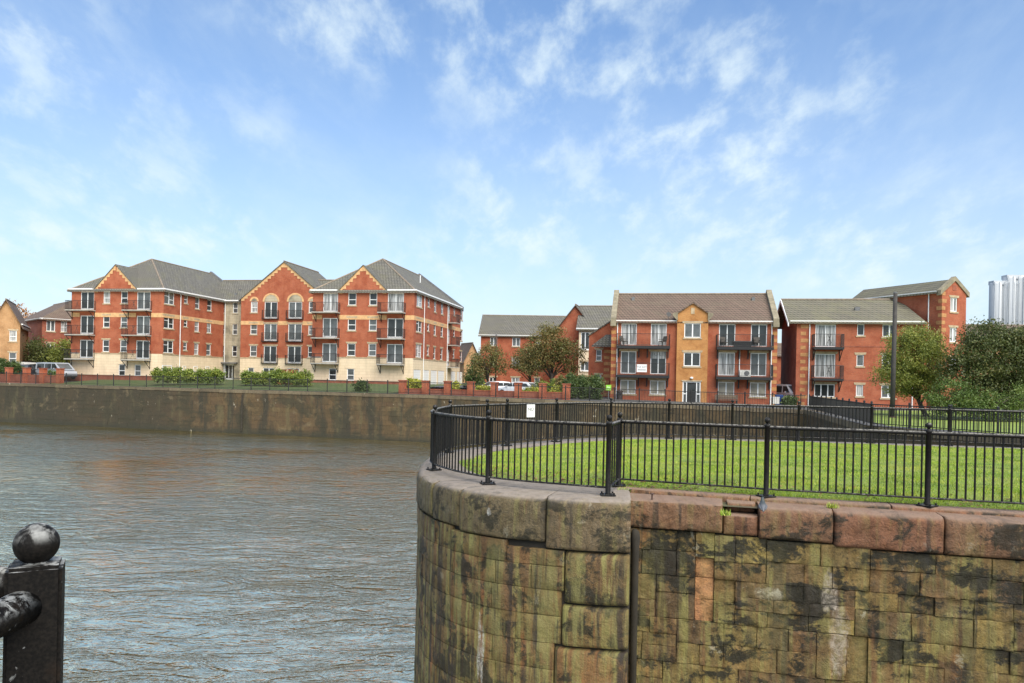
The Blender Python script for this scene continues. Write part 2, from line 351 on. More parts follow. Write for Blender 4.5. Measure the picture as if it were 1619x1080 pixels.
# ------------------------------------------------------------------ generic paths
class Path:
    def __init__(s, pts, smooth=True, out=1):
        P = [Vector((p[0], p[1], p[2] if len(p) > 2 else 0.0)) for p in pts]
        if smooth:
            q = []
            for i in range(len(P) - 1):
                a, b, c, d = P[max(i - 1, 0)], P[i], P[i + 1], P[min(i + 2, len(P) - 1)]
                for k in range(16):
                    u = k / 16
                    q.append(0.5 * ((2 * b) + (c - a) * u + (2 * a - 5 * b + 4 * c - d) * u * u + (3 * b - a - 3 * c + d) * u ** 3))
            P = q + [P[-1]]
        s.p = P; s.out = out; s.L = [0.0]
        for a, b in zip(P, P[1:]): s.L.append(s.L[-1] + (b - a).length)
        s.len = s.L[-1]
    def at(s, d):
        d = min(max(d, 0.0), s.len); lo, hi = 0, len(s.L) - 1
        while hi - lo > 1:
            m = (lo + hi) // 2
            if s.L[m] <= d: lo = m
            else: hi = m
        f = (d - s.L[lo]) / max(1e-9, s.L[hi] - s.L[lo]); t = (s.p[hi] - s.p[lo]).normalized()
        return s.p[lo].lerp(s.p[hi], f), t, Vector((-t.y, t.x, 0)).normalized() * s.out
    def pt(s, d, o, z):
        p, t, n = s.at(d); return Vector((p.x + n.x * o, p.y + n.y * o, p.z + z))
    def s_px(s, px, z=0.0, smax=None):
        best, bd = 0, 1e9; d = 0.0
        while d < (smax or s.len):
            q = s.pt(d, 0, z); r_ = q - CAM
            a, b = r_.x / r_.y * F, -r_.z / r_.y * F
            x = a * math.cos(ROLL) - b * math.sin(ROLL) + W / 2
            if abs(x - px) < bd: bd, best = abs(x - px), d
            d += 0.01
        return best
def stone_block(path, s0, s1, z0, z1, o=0.0, depth=0.35, bev=0.03, topr=None, rough=0.01, step=0.14, rng=random, gap=0.006):
    """one squared block of masonry on a path: rounded arrises, uneven face, real depth"""
    s0 += gap; s1 -= gap; z0 += gap; topr = topr or bev; z1 -= gap
    def ticks(a, b, ra, rb):
        L = b - a; ra = min(ra, L * 0.3); rb = min(rb, L * 0.3)
        m = max(1, int((L - ra - rb) / step))
        return [a, a + ra * 0.3, a + ra] + [a + ra + (L - ra - rb) * k / m for k in range(1, m)] + [b - rb, b - rb * 0.3, b], ra, rb
    S, ra, rb = ticks(s0, s1, bev, bev); Z, za, zb = ticks(z0, z1, bev, topr)
    def drop(d, r_): return 0.0 if d >= r_ else r_ * (1 - math.sqrt(max(0, 1 - (1 - d / r_) ** 2)))
    mb = MB(); ns, nz = len(S), len(Z); vs = []
    for z in Z:
        for s in S:
            dd = max(drop(s - s0, ra), drop(s1 - s, rb)) + max(drop(z - z0, za), drop(z1 - z, zb))
            vs.append(path.pt(s, o - dd + rng.uniform(-rough, rough), z))
    fs = [(j * ns + i, j * ns + i + 1, (j + 1) * ns + i + 1, (j + 1) * ns + i) for j in range(nz - 1) for i in range(ns - 1)]
    ring = [i for i in range(ns)] + [j * ns + ns - 1 for j in range(1, nz)] + [(nz - 1) * ns + i for i in range(ns - 2, -1, -1)] + [j * ns for j in range(nz - 2, 0, -1)]
    par = [(S[i], Z[0]) for i in range(ns)] + [(S[-1], Z[j]) for j in range(1, nz)] + [(S[i], Z[-1]) for i in range(ns - 2, -1, -1)] + [(S[0], Z[j]) for j in range(nz - 2, 0, -1)]
    nb = len(vs); vs += [path.pt(s, o - depth, z) for s, z in par]; m = len(ring)
    fs += [(ring[k], nb + k, nb + (k + 1) % m, ring[(k + 1) % m]) for k in range(m)]
    return mb.add(vs, fs)
# ================================================================== SETTING
WATER_Z = -4.2
def water_mat():
    t = NT('dock_water'); p = t.pos()
    def ridge(v): return t.math('SUBTRACT', 1.0, t.math('ABSOLUTE', t.math('SUBTRACT', t.math('MULTIPLY', v, 2.0), 1.0)))
    a = ridge(t.noise(t.map(p, (0.55, 1.15, 1), (0, 0, R(14))), 1.05, 4, 0.55, 0.8))
    b = ridge(t.noise(t.map(p, (0.6, 1.1, 1), (0, 0, R(-20))), 2.5, 4, 0.6, 0.6))
    c = t.noise(t.map(p, (0.7, 1.1, 1), (0, 0, R(5))), 8.0, 3, 0.6, 0.4)
    g = t.noise(t.map(p, (0.5, 0.9, 1), (0, 0, R(25))), 0.13, 4, 0.55)
    amp = t.rng(g, 0.35, 0.65, 0.30, 1.15)
    h = t.math('ADD', t.math('MULTIPLY', t.math('POWER', a, 4.5), 0.62), t.math('ADD', t.math('MULTIPLY', t.math('POWER', b, 4.0), 0.22), t.math('MULTIPLY', c, 0.045)))
    bp = t.bump(t.math('MULTIPLY', h, amp), 1.0, 0.10)
    gl = t.n('ShaderNodeBsdfGlossy'); gl.inputs['Color'].default_value = (1.0, 0.93, 0.67, 1); gl.inputs['Roughness'].default_value = 0.08
    df = t.n('ShaderNodeBsdfDiffuse'); t.put(df.inputs['Color'], t.mix(g, (0.10, 0.09, 0.06), (0.14, 0.128, 0.092)))
    fr = t.n('ShaderNodeFresnel'); fr.inputs['IOR'].default_value = 2.4
    for nd in (gl, df, fr): t.t.links.new(bp.outputs[0], nd.inputs['Normal'])
    mx = t.n('ShaderNodeMixShader'); t.put(mx.inputs[0], t.rng(fr.outputs[0], 0.18, 0.23, 0.10, 0.97, False))
    t.t.links.new(df.outputs[0], mx.inputs[1]); t.t.links.new(gl.outputs[0], mx.inputs[2]); t.t.links.new(mx.outputs[0], t.out.inputs[0])
    return t.m
M['water'] = water_mat()
MB().quad((-420, -120, WATER_Z), (420, -120, WATER_Z), (420, 260, WATER_Z), (-420, 260, WATER_Z)).build('water', M['water'], kind='structure')

A0, B0, C1, C2, C3, C4 = (-54.8, 81.4), (-7.1, 66.8), (22.4, 57.8), (17.1, 36.5), (20.3, 30.0), (32.0, 6.0)
AX = (-80.0, 81.4 + 25.2 * 14.6 / 47.7)
def zq(x): return 0.0 if x < -7 else max(-0.36, -0.36 * (x + 7) / 27.0)
def tarmac():
    t = NT('tarmac'); p = t.pos(); n = t.noise(p, 60, 3); g = t.noise(p, 0.5, 5)
    return t.set(t.mix(t.rng(g, 0.35, 0.7), t.mix(n, (0.05, 0.05, 0.05), (0.09, 0.088, 0.085)), (0.12, 0.115, 0.105)), 0.85)
M['tarmac'] = tarmac()
def grass_mat(name, a, b, c):
    t = NT(name); p = t.pos(); n = t.noise(p, 14, 6, 0.7); g = t.noise(p, 0.8, 5, 0.6)
    return t.set(t.mix(t.rng(g, 0.35, 0.7), t.mix(n, a, b), c), 0.8)
M['turf'] = grass_mat('turf', (0.08, 0.13, 0.015), (0.19, 0.27, 0.03), (0.22, 0.25, 0.05))
M['bank'] = grass_mat('bank_turf', (0.04, 0.07, 0.015), (0.09, 0.14, 0.03), (0.10, 0.11, 0.04))
M['far_turf'] = grass_mat('far_turf', (0.11, 0.17, 0.02), (0.22, 0.31, 0.04), (0.26, 0.31, 0.06))
ext = (-420.0, 81.4 + 365.2 * 14.6 / 47.7)
outer = [ext, AX, A0, B0, C1, C2, C3, C4, (60, -60), (900, -60), (900, 1500), (-900, 1500), (-900, ext[1])]
bm = bmesh.new(); bm.faces.new([bm.verts.new((x, y, zq(x) - 0.004)) for x, y in outer]); bmesh.ops.triangulate(bm, faces=bm.faces[:])
gm = bpy.data.meshes.new('ground'); bm.to_mesh(gm); bm.free(); gm.materials.append(M['tarmac']); link('ground', gm, kind='structure')
# the strip of turf between the far railing and the long building, rising to its base
nB = Vector((14.6, 47.7, 0)).normalized()
def quay(px, off=0.0, z=0.0):
    q = col_on_line(px, A0, B0); q = q + nB * off; q.z = z; return q
mb = MB()
cols = [Vector((A0[0], A0[1], 0)).lerp(Vector((B0[0], B0[1], 0)), k / 12) for k in range(1, 12)]
offs = [(0.9, 0.015), (3.5, 0.08), (8, 0.42), (12, 0.66), (48, 0.70)]
vs = [tuple(c + nB * o + Vector((0, 0, z))) for c in cols for o, z in offs]; k = len(offs)
mb.add(vs, [(i * k + j, (i + 1) * k + j, (i + 1) * k + j + 1, i * k + j + 1) for i in range(len(cols) - 1) for j in range(k - 1)])
mb.build('grass_bank', M['bank'], kind='structure')
# grass and path beyond the lock on the right
MB().add([(18.2, 36.6, -0.33), (23.5, 57.0, -0.33), (34, 61, -0.33), (90, 52, -0.3), (90, 8, -0.3), (34, 7, -0.33), (22, 30.2, -0.33)], [tuple(range(7))]).build('grass_verge', M['far_turf'], kind='structure')

# ------------------------------------------------------------------ far dock wall
far_tones = [(0.0714, 0.0480, 0.0221), (0.0861, 0.0568, 0.0254), (0.1050, 0.0657, 0.0295), (0.0788, 0.0490, 0.0246), (0.1134, 0.0764, 0.0344)]
def far_stone(name, coping=False):
    t = NT(name); p = t.pos(); x, y, z = t.sep(p); v = t.comb(x, z, 0.0)
    c = t.ramp(t.rand(), [(i / 4, q) for i, q in enumerate(far_tones)]) if not coping else t.ramp(t.rand(), [(0, (0.12, 0.092, 0.058)), (1, (0.17, 0.135, 0.085))])
    n = t.noise(p, 5, 6, 0.65); big = t.noise(v, 0.16, 4, 0.6); st = t.noise(t.map(v, (0.75, 0.10, 1)), 1.0, 6, 0.62)
    c = t.mix(t.rng(n, 0.4, 0.75, 0, 0.6), c, t.mix(1.0, c, (0.45, 0.45, 0.45), 'MULTIPLY'))
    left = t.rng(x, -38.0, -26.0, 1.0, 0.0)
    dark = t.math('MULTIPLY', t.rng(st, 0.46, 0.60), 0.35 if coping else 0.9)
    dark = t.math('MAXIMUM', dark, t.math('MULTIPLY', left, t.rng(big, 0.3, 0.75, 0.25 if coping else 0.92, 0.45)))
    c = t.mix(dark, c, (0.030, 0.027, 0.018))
    al = t.noise(t.map(v, (0.9, 0.16, 1), loc=(4, 2, 0)), 1.0, 5, 0.6)
    c = t.mix(t.math('MULTIPLY', t.rng(al, 0.54, 0.68), 0.4), c, (0.115, 0.105, 0.05))
    bl = t.noise(v, 0.55, 9, 0.68, 0.5); c = t.mix(t.rng(bl, 0.48, 0.60, 0, 0.12 if coping else 0.75), c, t.mix(n, (0.018, 0.017, 0.010), (0.045, 0.040, 0.022)))
    bl2 = t.noise(t.map(v, (1, 1, 1), loc=(7, 3, 0)), 0.8, 9, 0.7, 0.4); c = t.mix(t.rng(bl2, 0.55, 0.68, 0, 0.55), c, (0.15, 0.115, 0.065))
    wet = t.rng(z, WATER_Z + 0.1, WATER_Z + 0.75, 0.8, 0.0)
    c = t.mix(t.math('MULTIPLY', wet, t.rng(n, 0.3, 0.6, 0.7, 1.0)), c, (0.028, 0.028, 0.018))
    li = t.noise(t.map(v, (1.6, 0.7, 1), loc=(2, 8, 0)), 0.9, 7, 0.65)
    c = t.mix(t.rng(li, 0.66, 0.70, 0, 0.7), c, (0.42, 0.38, 0.30))
    t.bump(n, 0.5, 0.05)
    return t.set(c, 0.85)
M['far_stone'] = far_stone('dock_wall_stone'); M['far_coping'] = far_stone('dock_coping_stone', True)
M['joint'] = flat('dark_joint', (0.035, 0.030, 0.022), 0.95, 0.3, 4)
fw = thing('dock_wall', 'long weathered sandstone dock wall below the black railing across the water', 'dock wall', (*B0, WATER_Z))
OFFW = Vector((B0[0], B0[1], WATER_Z))
pathF = Path([(*AX, 0), (*A0, 0), (*B0, -0.02), (*C1, -0.36), ], smooth=False, out=-1)
pathG = Path([(*C1, -0.36), (*C2, -0.36), (*C3, -0.36), (*C4, -0.36)], smooth=False, out=-1)
def shift(mb, off):
    mb.v = [(p[0] - off.x, p[1] - off.y, p[2] - off.z) for p in mb.v]; return mb
def strip(path, o, z0, z1, step=3.0):
    mb = MB(); n = max(2, int(path.len / step)); ds = sorted(set([path.len * i / n for i in range(n + 1)] + path.L)) if len(path.p) < 12 else [path.len * i / n for i in range(n + 1)]
    mb.add([q for d in ds for q in (path.pt(d, o, z0), path.pt(d, o, z1))], [(2 * i, 2 * i + 2, 2 * i + 3, 2 * i + 1) for i in range(len(ds) - 1)]); return mb
core = strip(pathF, -0.06, -5.2, -0.12); g = strip(pathG, -0.06, -5.0, -0.12); core.add(g.v, g.f)
shift(core, OFFW).build('backing', M['joint'], fw)
def plain_block(path, s0, s1, z0, z1, o, depth):
    return MB().hexa([path.pt(s0, o, z0), path.pt(s1, o, z0), path.pt(s1, o - depth, z0), path.pt(s0, o - depth, z0), path.pt(s0, o, z1), path.pt(s1, o, z1), path.pt(s1, o - depth, z1), path.pt(s0, o - depth, z1)])
sA = pathF.s_px(250, 0); sB = pathF.s_px(690, 0)
rest = MB(); r1 = random.Random(3); cs = 0.0
while cs < pathF.len - 0.4:
    e = min(pathF.len, cs + r1.uniform(1.5, 2.3))
    b = plain_block(pathF, cs + 0.012, e - 0.012, -0.30 + r1.uniform(-0.03, 0.03), 0.0, 0.05 + r1.uniform(-0.02, 0.02), 1.0)
    if e > pathF.s_px(0) - 3 : shift(b, OFFW).build('coping_stone', M['far_coping'], fw)
    else: rest.add(b.v, b.f)
    cs = e
cs = 0.0
while cs < pathG.len - 0.4:
    e = min(pathG.len, cs + r1.uniform(1.5, 2.3)); b = plain_block(pathG, cs + 0.01, e - 0.01, -0.3, 0.0, 0.05, 0.8)
    shift(b, OFFW).build('coping_stone', M['far_coping'], fw); cs = e
count = 0
for row in range(10):
    z1 = -0.32 - row * 0.42; z0 = z1 - 0.414
    for path in (pathF, pathG):
        cs = -r1.uniform(0, 0.6)
        while cs < path.len:
            e = cs + r1.uniform(0.7, 1.5); a, b_ = max(cs, 0), min(e - 0.008, path.len)
            if b_ - a > 0.1:
                b = plain_block(path, a, b_, z0, z1, r1.uniform(-0.02, 0.015), 0.3)
                if path is pathF and sA < cs < sB and row < 9 and count < 295:
                    shift(b, OFFW).build('stone', M['far_stone'], fw); count += 1
                else: rest.add(b.v, b.f)
            cs = e
shift(rest, OFFW).build('stonework', M['far_stone'], fw, kind='stuff')
for px, y0, y1, wd in ((385, 640, 684, 0.10),):
    q = quay(px, -0.12); mb = MB().box(-wd / 2, wd / 2, -0.06, 0.06, -3.9, -0.5)
    o = mb.build('crack_strip', M['joint'], fw); o.location = q - OFFW; o.rotation_euler.z = R(-17)  # thin dark strip added in place of a dark crack in the wall

# ------------------------------------------------------------------ near pier
nose = Path([(1.62, 10.07), (0.75, 10.2), (-0.31, 10.62), (-1.05, 11.4), (-1.47, 12.45), (-1.62, 13.6), (-1.66, 14.9), (-1.5, 16.3), (-0.5, 18.1), (0.9, 19.8), (2.4, 21.2), (4.4, 21.75), (8, 21.65), (14.5, 20.5), (24, 17.8)], out=1)
front = Path([(1.45, 10.65), (6.36, 9.38), (16.0, 6.9), (24.0, 4.8)], smooth=False, out=-1)
tones_nose = [(0.1176, 0.0760, 0.0281), (0.1512, 0.1000, 0.0343), (0.1064, 0.0620, 0.0265), (0.1624, 0.0880, 0.0328), (0.1344, 0.0980, 0.0328)]
tones_wall = [(0.1176, 0.0780, 0.0281), (0.1680, 0.1180, 0.0359), (0.1232, 0.0620, 0.0265), (0.2352, 0.1750, 0.0499), (0.0952, 0.0560, 0.0257), (0.1568, 0.1120, 0.0359), (0.1120, 0.0660, 0.0281), (0.1904, 0.1220, 0.0429)]
tones_cope = [(0.1550, 0.0855, 0.0443), (0.1650, 0.0760, 0.0394), (0.1400, 0.0817, 0.0426), (0.1800, 0.0931, 0.0476)]
WHITE = (0.55, 0.54, 0.50)
# run coordinate of the nose material: x - 0.9 y
M['nose'] = stone_mat('pier_nose_stone', tones_nose, 0.9, 0.9, 0.15, 0.85, (1.0, -0.9), streak=1.0, spots=[(-10.0, -2.25, 0.05, 0.55, WHITE), (-9.92, -2.3, 0.04, 0.45, WHITE)])
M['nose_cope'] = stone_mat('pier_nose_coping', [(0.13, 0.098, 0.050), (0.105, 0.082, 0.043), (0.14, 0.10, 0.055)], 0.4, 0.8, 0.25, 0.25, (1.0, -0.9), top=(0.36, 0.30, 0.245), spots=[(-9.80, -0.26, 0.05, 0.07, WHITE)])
M['wall'] = stone_mat('pier_wall_stone', tones_wall, 0.7, 0.95, 0.4, 0.4, (1.0, 0.0), streak=0.45, spots=[(4.35, -1.75, 0.14, 0.5, (0.42, 0.36, 0.29)), (4.22, -1.15, 0.1, 0.3, (0.42, 0.36, 0.29)), (3.5, -1.22, 0.2, 0.1, (0.45, 0.42, 0.30))])
M['slot'] = stone_mat('orange_slot_stone', [(0.40, 0.21, 0.09), (0.34, 0.16, 0.07)], 0.2, 0.25, 0.2, 0.6, (1.0, 0.0))
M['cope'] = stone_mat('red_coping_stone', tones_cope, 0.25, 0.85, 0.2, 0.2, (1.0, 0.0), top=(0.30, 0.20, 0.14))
pier = thing('pier_wall', 'round-nosed sandstone pier wall, moss-streaked, with rounded coping and black railing on top', 'pier wall', (1.6, 10.5, WATER_Z))
OP = Vector((1.6, 10.5, WATER_Z))
def pstone(mb, name, mat):
    o = shift(mb, OP).build(name, mat, pier); smooth_by_angle(o, 50); return o
bk = strip(nose, -0.07, -5.2, -0.5, 0.25); g = strip(front, -0.09, -5.2, -0.46, 0.5); bk.add(g.v, g.f)
shift(bk, OP).build('backing', M['joint'], pier)
r2 = random.Random(21)
sx = lambda px: nose.s_px(px, -0.3, 3.9)
s863, s727, s680, s893, s880 = sx(863), sx(727), sx(684), sx(893), sx(880)
s785 = sx(785)
cuts = [0.0, s863, s727, s680, s680 + 0.75]
while cuts[-1] < nose.len - 1: cuts.append(min(nose.len, cuts[-1] + r2.uniform(1.1, 1.6)))
for i, (a, b) in enumerate(zip(cuts, cuts[1:])):
    zb = (-0.70, -0.62, -0.57, -0.55)[i] if i < 4 else -0.55
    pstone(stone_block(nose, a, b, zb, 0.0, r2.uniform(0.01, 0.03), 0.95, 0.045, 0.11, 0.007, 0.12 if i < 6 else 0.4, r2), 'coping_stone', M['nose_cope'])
# big return quoins beside the straight wall
for (z1, z0, sl) in ((-0.71, -1.42, s893), (-1.43, -2.0, s893 + 0.03), (-2.01, -2.72, s880), (-2.73, -3.4, s893), (-3.41, -4.5, s880)):
    pstone(stone_block(nose, 0.0, sl, z0, z1, 0.012, 0.5, 0.06, 0.07, 0.008, 0.12, r2), 'quoin', M['nose'])
zc_ = [-0.58, -0.93, -1.25, -1.6, -1.97, -2.33, -2.75, -3.2, -3.7, -4.5]
s_end = nose.s_px(690, -0.3, 14) if False else 9.5
for j, (z1, z0) in enumerate(zip(zc_, zc_[1:])):
    cs = s893 + (0.03 if -2.0 < (z0 + z1) / 2 < -1.42 else 0.0) + 0.003
    if z0 < -2.0: cs = max(cs, s880) + 0.002
    while cs < s_end:
        e = cs + r2.uniform(0.38, 0.95)
        top = z1
        if j == 0:   # the first course fills up to the uneven underside of the coping
            top = -0.71 if cs < s863 else (-0.63 if cs < s727 - 0.2 else -0.58)
        pstone(stone_block(nose, cs, e, z0, top, r2.uniform(-0.012, 0.008), 0.35, 0.010, 0.010, 0.006, 0.12, r2, 0.002), 'stone', M['nose'])
        cs = e
cs = s_end
while cs < nose.len - 0.2:   # the side turned away, plain courses
    e = min(nose.len, cs + 3.0); mb = MB()
    for z1, z0 in zip(zc_, zc_[1:]):
        b = plain_block(nose, cs + 0.01, e - 0.01, z0, z1 - 0.01, 0, 0.3); mb.add(b.v, b.f)
    shift(mb, OP).build('stone_courses', M['nose'], pier, kind='stuff'); cs = e
# straight wall
fx = lambda px: front.s_px(px, -0.5, 9)
fc = [fx(996), fx(1142), fx(1198), fx(1318), fx(1494), fx(1660), fx(1660) + 1.4, fx(1660) + 2.9, fx(1660) + 4.5]
while fc[-1] < 16: fc.append(fc[-1] + 1.6)
fc[0] = 0.0
for i, (a, b) in enumerate(zip(fc, fc[1:])):
    zb = (-0.45, -0.47, -0.49)[i] if i < 3 else -0.53
    top = -0.19 if i == 1 else -0.05
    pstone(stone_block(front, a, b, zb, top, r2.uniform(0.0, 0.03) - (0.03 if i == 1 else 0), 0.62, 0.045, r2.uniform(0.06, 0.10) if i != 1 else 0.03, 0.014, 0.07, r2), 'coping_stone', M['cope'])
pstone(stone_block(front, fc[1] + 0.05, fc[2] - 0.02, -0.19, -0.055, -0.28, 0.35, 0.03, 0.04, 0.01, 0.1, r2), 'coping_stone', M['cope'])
q0, q1 = fx(1100), fx(1130)
bands = [-0.53, -1.08, -1.67, -2.27, -2.95, -3.7, -4.5]
def wall_stone(a, b, z0, z1, mat='wall', o=None):
    if a > 9: shift(plain_block(front, a + 0.005, b - 0.005, z0, z1 - 0.008, -0.03, 0.3), OP).build('stone', M['wall'], pier); return
    if o is None: o = -0.03 + r2.choice((0, 0, 0, 0.004, -0.006, -0.03, 0.008)) + r2.uniform(-0.004, 0.004)
    pstone(stone_block(front, a, b, z0, z1, o, 0.3, r2.uniform(0.005, 0.012), 0.008, 0.010, 0.055, r2, r2.uniform(0.0005, 0.003)), 'stone', M[mat])
for j, (z1, z0) in enumerate(zip(bands, bands[1:])):
    edges = [0.0]
    while edges[-1] < 15.9: edges.append(edges[-1] + r2.uniform(0.55, 1.5))
    if j < 2: edges = sorted([e for e in edges if abs(e - q0) > 0.25 and abs(e - q1) > 0.25] + [q0, q1])
    for a, b in zip(edges, edges[1:]):
        mid = (a + b) / 2; top = z1
        if j == 0: top = (-0.46 if mid < fc[1] else -0.48 if mid < fc[2] else -0.50 if mid < fc[3] else -0.54)
        if j < 2 and q0 < mid < q1:   # the narrow orange slot
            zz2 = -0.80 if j == 0 else z1 - 0.30
            wall_stone(a, b, zz2, top, 'wall' if j == 0 else 'slot', None if j == 0 else -0.075); wall_stone(a, b, z0, zz2, 'slot', -0.075); continue
        k = r2.random()
        rows = [(z0, top)] if (k < 0.16 and b - a < 1.0) else [(z0, z0 + (top - z0) * (f_ := r2.uniform(0.38, 0.62))), (z0 + (top - z0) * f_, top)] if k < 0.8 else [(z0, z0 + (top - z0) * 0.35), (z0 + (top - z0) * 0.35, z0 + (top - z0) * 0.64), (z0 + (top - z0) * 0.64, top)]
        for lo_, hi_ in rows:
            n = 1 if (b - a) < 0.6 else r2.choice((1, 2, 2)) if b - a < 1.1 else r2.choice((2, 2, 3))
            cutp = sorted([a, b] + [a + (b - a) * (i + r2.uniform(0.75, 1.25)) / n for i in range(n - 1)])
            for x0, x1 in zip(cutp, cutp[1:]): wall_stone(x0, x1, lo_, hi_)
# iron hook and pipe beside the nose; dark run below stands for shaded groove
pq = front.pt(fx(1006), 0.04, 0)
o = shift(MB().tube([pq + Vector((0, 0.1, -0.50)), pq + Vector((0, 0.0, -0.52)), pq + Vector((0, -0.02, -0.58)), pq + Vector((0, 0, -0.75)), pq + Vector((0, 0, -4.4))], [0.04, 0.055, 0.06, 0.05, 0.045], 10), OP).build('pipe_and_groove_shade', M['joint'], pier, True)
# raised kerb that carries the straight railing, and a few iron pins
POSTS_F = [on_ground(978, 768), on_ground(1211, 785), on_ground(1466, 800)]
d_ = (POSTS_F[2] - POSTS_F[1]); POSTS_F += [POSTS_F[2] + d_, POSTS_F[2] + d_ * 2, POSTS_F[2] + d_ * 3]
kerb = Path([tuple(POSTS_F[0] + (POSTS_F[0] - POSTS_F[1]) * 0.02)] + [tuple(p) for p in POSTS_F[1:]], smooth=False, out=-1)
cs = 0.0
while cs < kerb.len - 0.1:
    e = min(kerb.len, cs + r2.uniform(1.3, 2.2))
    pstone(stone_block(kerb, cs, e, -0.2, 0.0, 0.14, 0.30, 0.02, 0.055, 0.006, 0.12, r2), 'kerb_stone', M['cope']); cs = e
def poly_sheet(name, pts, z, mat, **k):
    bm = bmesh.new(); bm.faces.new([bm.verts.new((x, y, z)) for x, y in pts]); bmesh.ops.triangulate(bm, faces=bm.faces[:])
    m = bpy.data.meshes.new(name); bm.to_mesh(m); bm.free(); m.materials.append(mat); return link(name, m, **k)
outl = [nose.pt(nose.len * i / 90, -0.15, 0) for i in range(91)]; fro = [front.pt(0.1 + (front.len - 0.1) * i / 10, -0.15, 0) for i in range(11)]
M['earth'] = grass_mat('trodden_earth', (0.07, 0.055, 0.03), (0.13, 0.10, 0.055), (0.09, 0.10, 0.035))
poly_sheet('pier_top', [(p.x, p.y) for p in outl] + [(p.x, p.y) for p in reversed(fro)], -0.10, M['earth'], kind='structure')
npv = [nose.pt(d_ * 0.25, -0.8, 0) for d_ in range(0, 60)]
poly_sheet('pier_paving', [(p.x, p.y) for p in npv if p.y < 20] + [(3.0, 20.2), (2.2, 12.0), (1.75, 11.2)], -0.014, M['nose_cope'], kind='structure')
# lawn on the pier: a low crowned sheet and the blades standing on it
YF = ([-0.98, -0.8, -0.35, 0.3, 1.0, 1.62, 2.0, 3.6, 5.57, 16.0, 23.0], [14.3, 13.2, 12.3, 11.85, 11.6, 11.5, 11.35, 10.86, 10.3, 7.2, 5.3])
YB = ([-0.98, -0.8, -0.3, 0.7, 2.1, 3.0, 5.0, 8.0, 14.0, 23.0], [14.5, 15.4, 16.6, 18.2, 19.7, 20.5, 20.95, 20.9, 19.8, 17.2])
def lawn_z(X, Y):
    f, b = np.interp(X, *YF), np.interp(X, *YB); t = np.clip((Y - f) / np.maximum(b - f, 0.05), 0, 1)
    return -0.01 + 0.13 * np.sin(np.pi * t) ** 0.8 * np.clip((X + 1) / 3, 0, 1) + 0.015 * np.sin(X * 2.1) * np.sin(Y * 1.7)
xs = np.linspace(-0.98, 23, 90); ts = np.linspace(0, 1, 40)
gx = np.repeat(xs, 40); gf, gb = np.interp(gx, *YF), np.interp(gx, *YB); gy = gf + (gb - gf) * np.tile(ts, 90); gz = lawn_z(gx, gy)
MB().add(list(zip(gx.tolist(), gy.tolist(), gz.tolist())), [(i * 40 + j, (i + 1) * 40 + j, (i + 1) * 40 + j + 1, i * 40 + j + 1) for i in range(89) for j in range(39)]).build('lawn', M['turf'], smooth=True, kind='structure')
def np_mesh(name, co, k, mat, tint=None):
    """many separate triangles (k=3) or quads (k=4)"""
    n = len(co) // k; m = bpy.data.meshes.new(name)
    m.vertices.add(len(co)); m.vertices.foreach_set('co', co.astype(np.float32).ravel())
    m.loops.add(len(co)); m.loops.foreach_set('vertex_index', np.arange(len(co), dtype=np.int32))
    m.polygons.add(n); m.polygons.foreach_set('loop_start', np.arange(0, len(co), k, dtype=np.int32))
    m.update(calc_edges=True)
    if tint is not None:
        a = m.attributes.new('tint', 'FLOAT', 'POINT'); a.data.foreach_set('value', np.repeat(tint, k).astype(np.float32))
    m.materials.append(mat); return m
def blade_mat():
    t = NT('grass_blade'); a = t.attr('tint'); g = t.noise(t.pos(), 0.9, 5, 0.65); g2 = t.noise(t.pos(), 3.3, 4, 0.6)
    c = t.ramp(a, [(0.0, (0.14, 0.25, 0.012)), (0.45, (0.27, 0.39, 0.022)), (0.8, (0.37, 0.48, 0.040)), (1.0, (0.52, 0.46, 0.13))])
    c = t.mix(t.rng(g, 0.45, 0.68, 0, 0.75), c, (0.42, 0.42, 0.07)); g3 = t.noise(t.map(t.pos(), (0.5, 1.6, 1)), 1.4, 7, 0.68); c = t.mix(t.rng(g3, 0.50, 0.62, 0, 0.85), c, (0.10, 0.19, 0.012)); g4 = t.noise(t.pos(), 2.1, 6, 0.7); c = t.mix(t.rng(g4, 0.62, 0.72, 0, 0.6), c, (0.30, 0.22, 0.07))
    c = t.mix(t.rng(g2, 0.55, 0.75, 0, 0.55), c, (0.13, 0.22, 0.02))
    return t.set(c, 0.55)
M['blade'] = blade_mat()
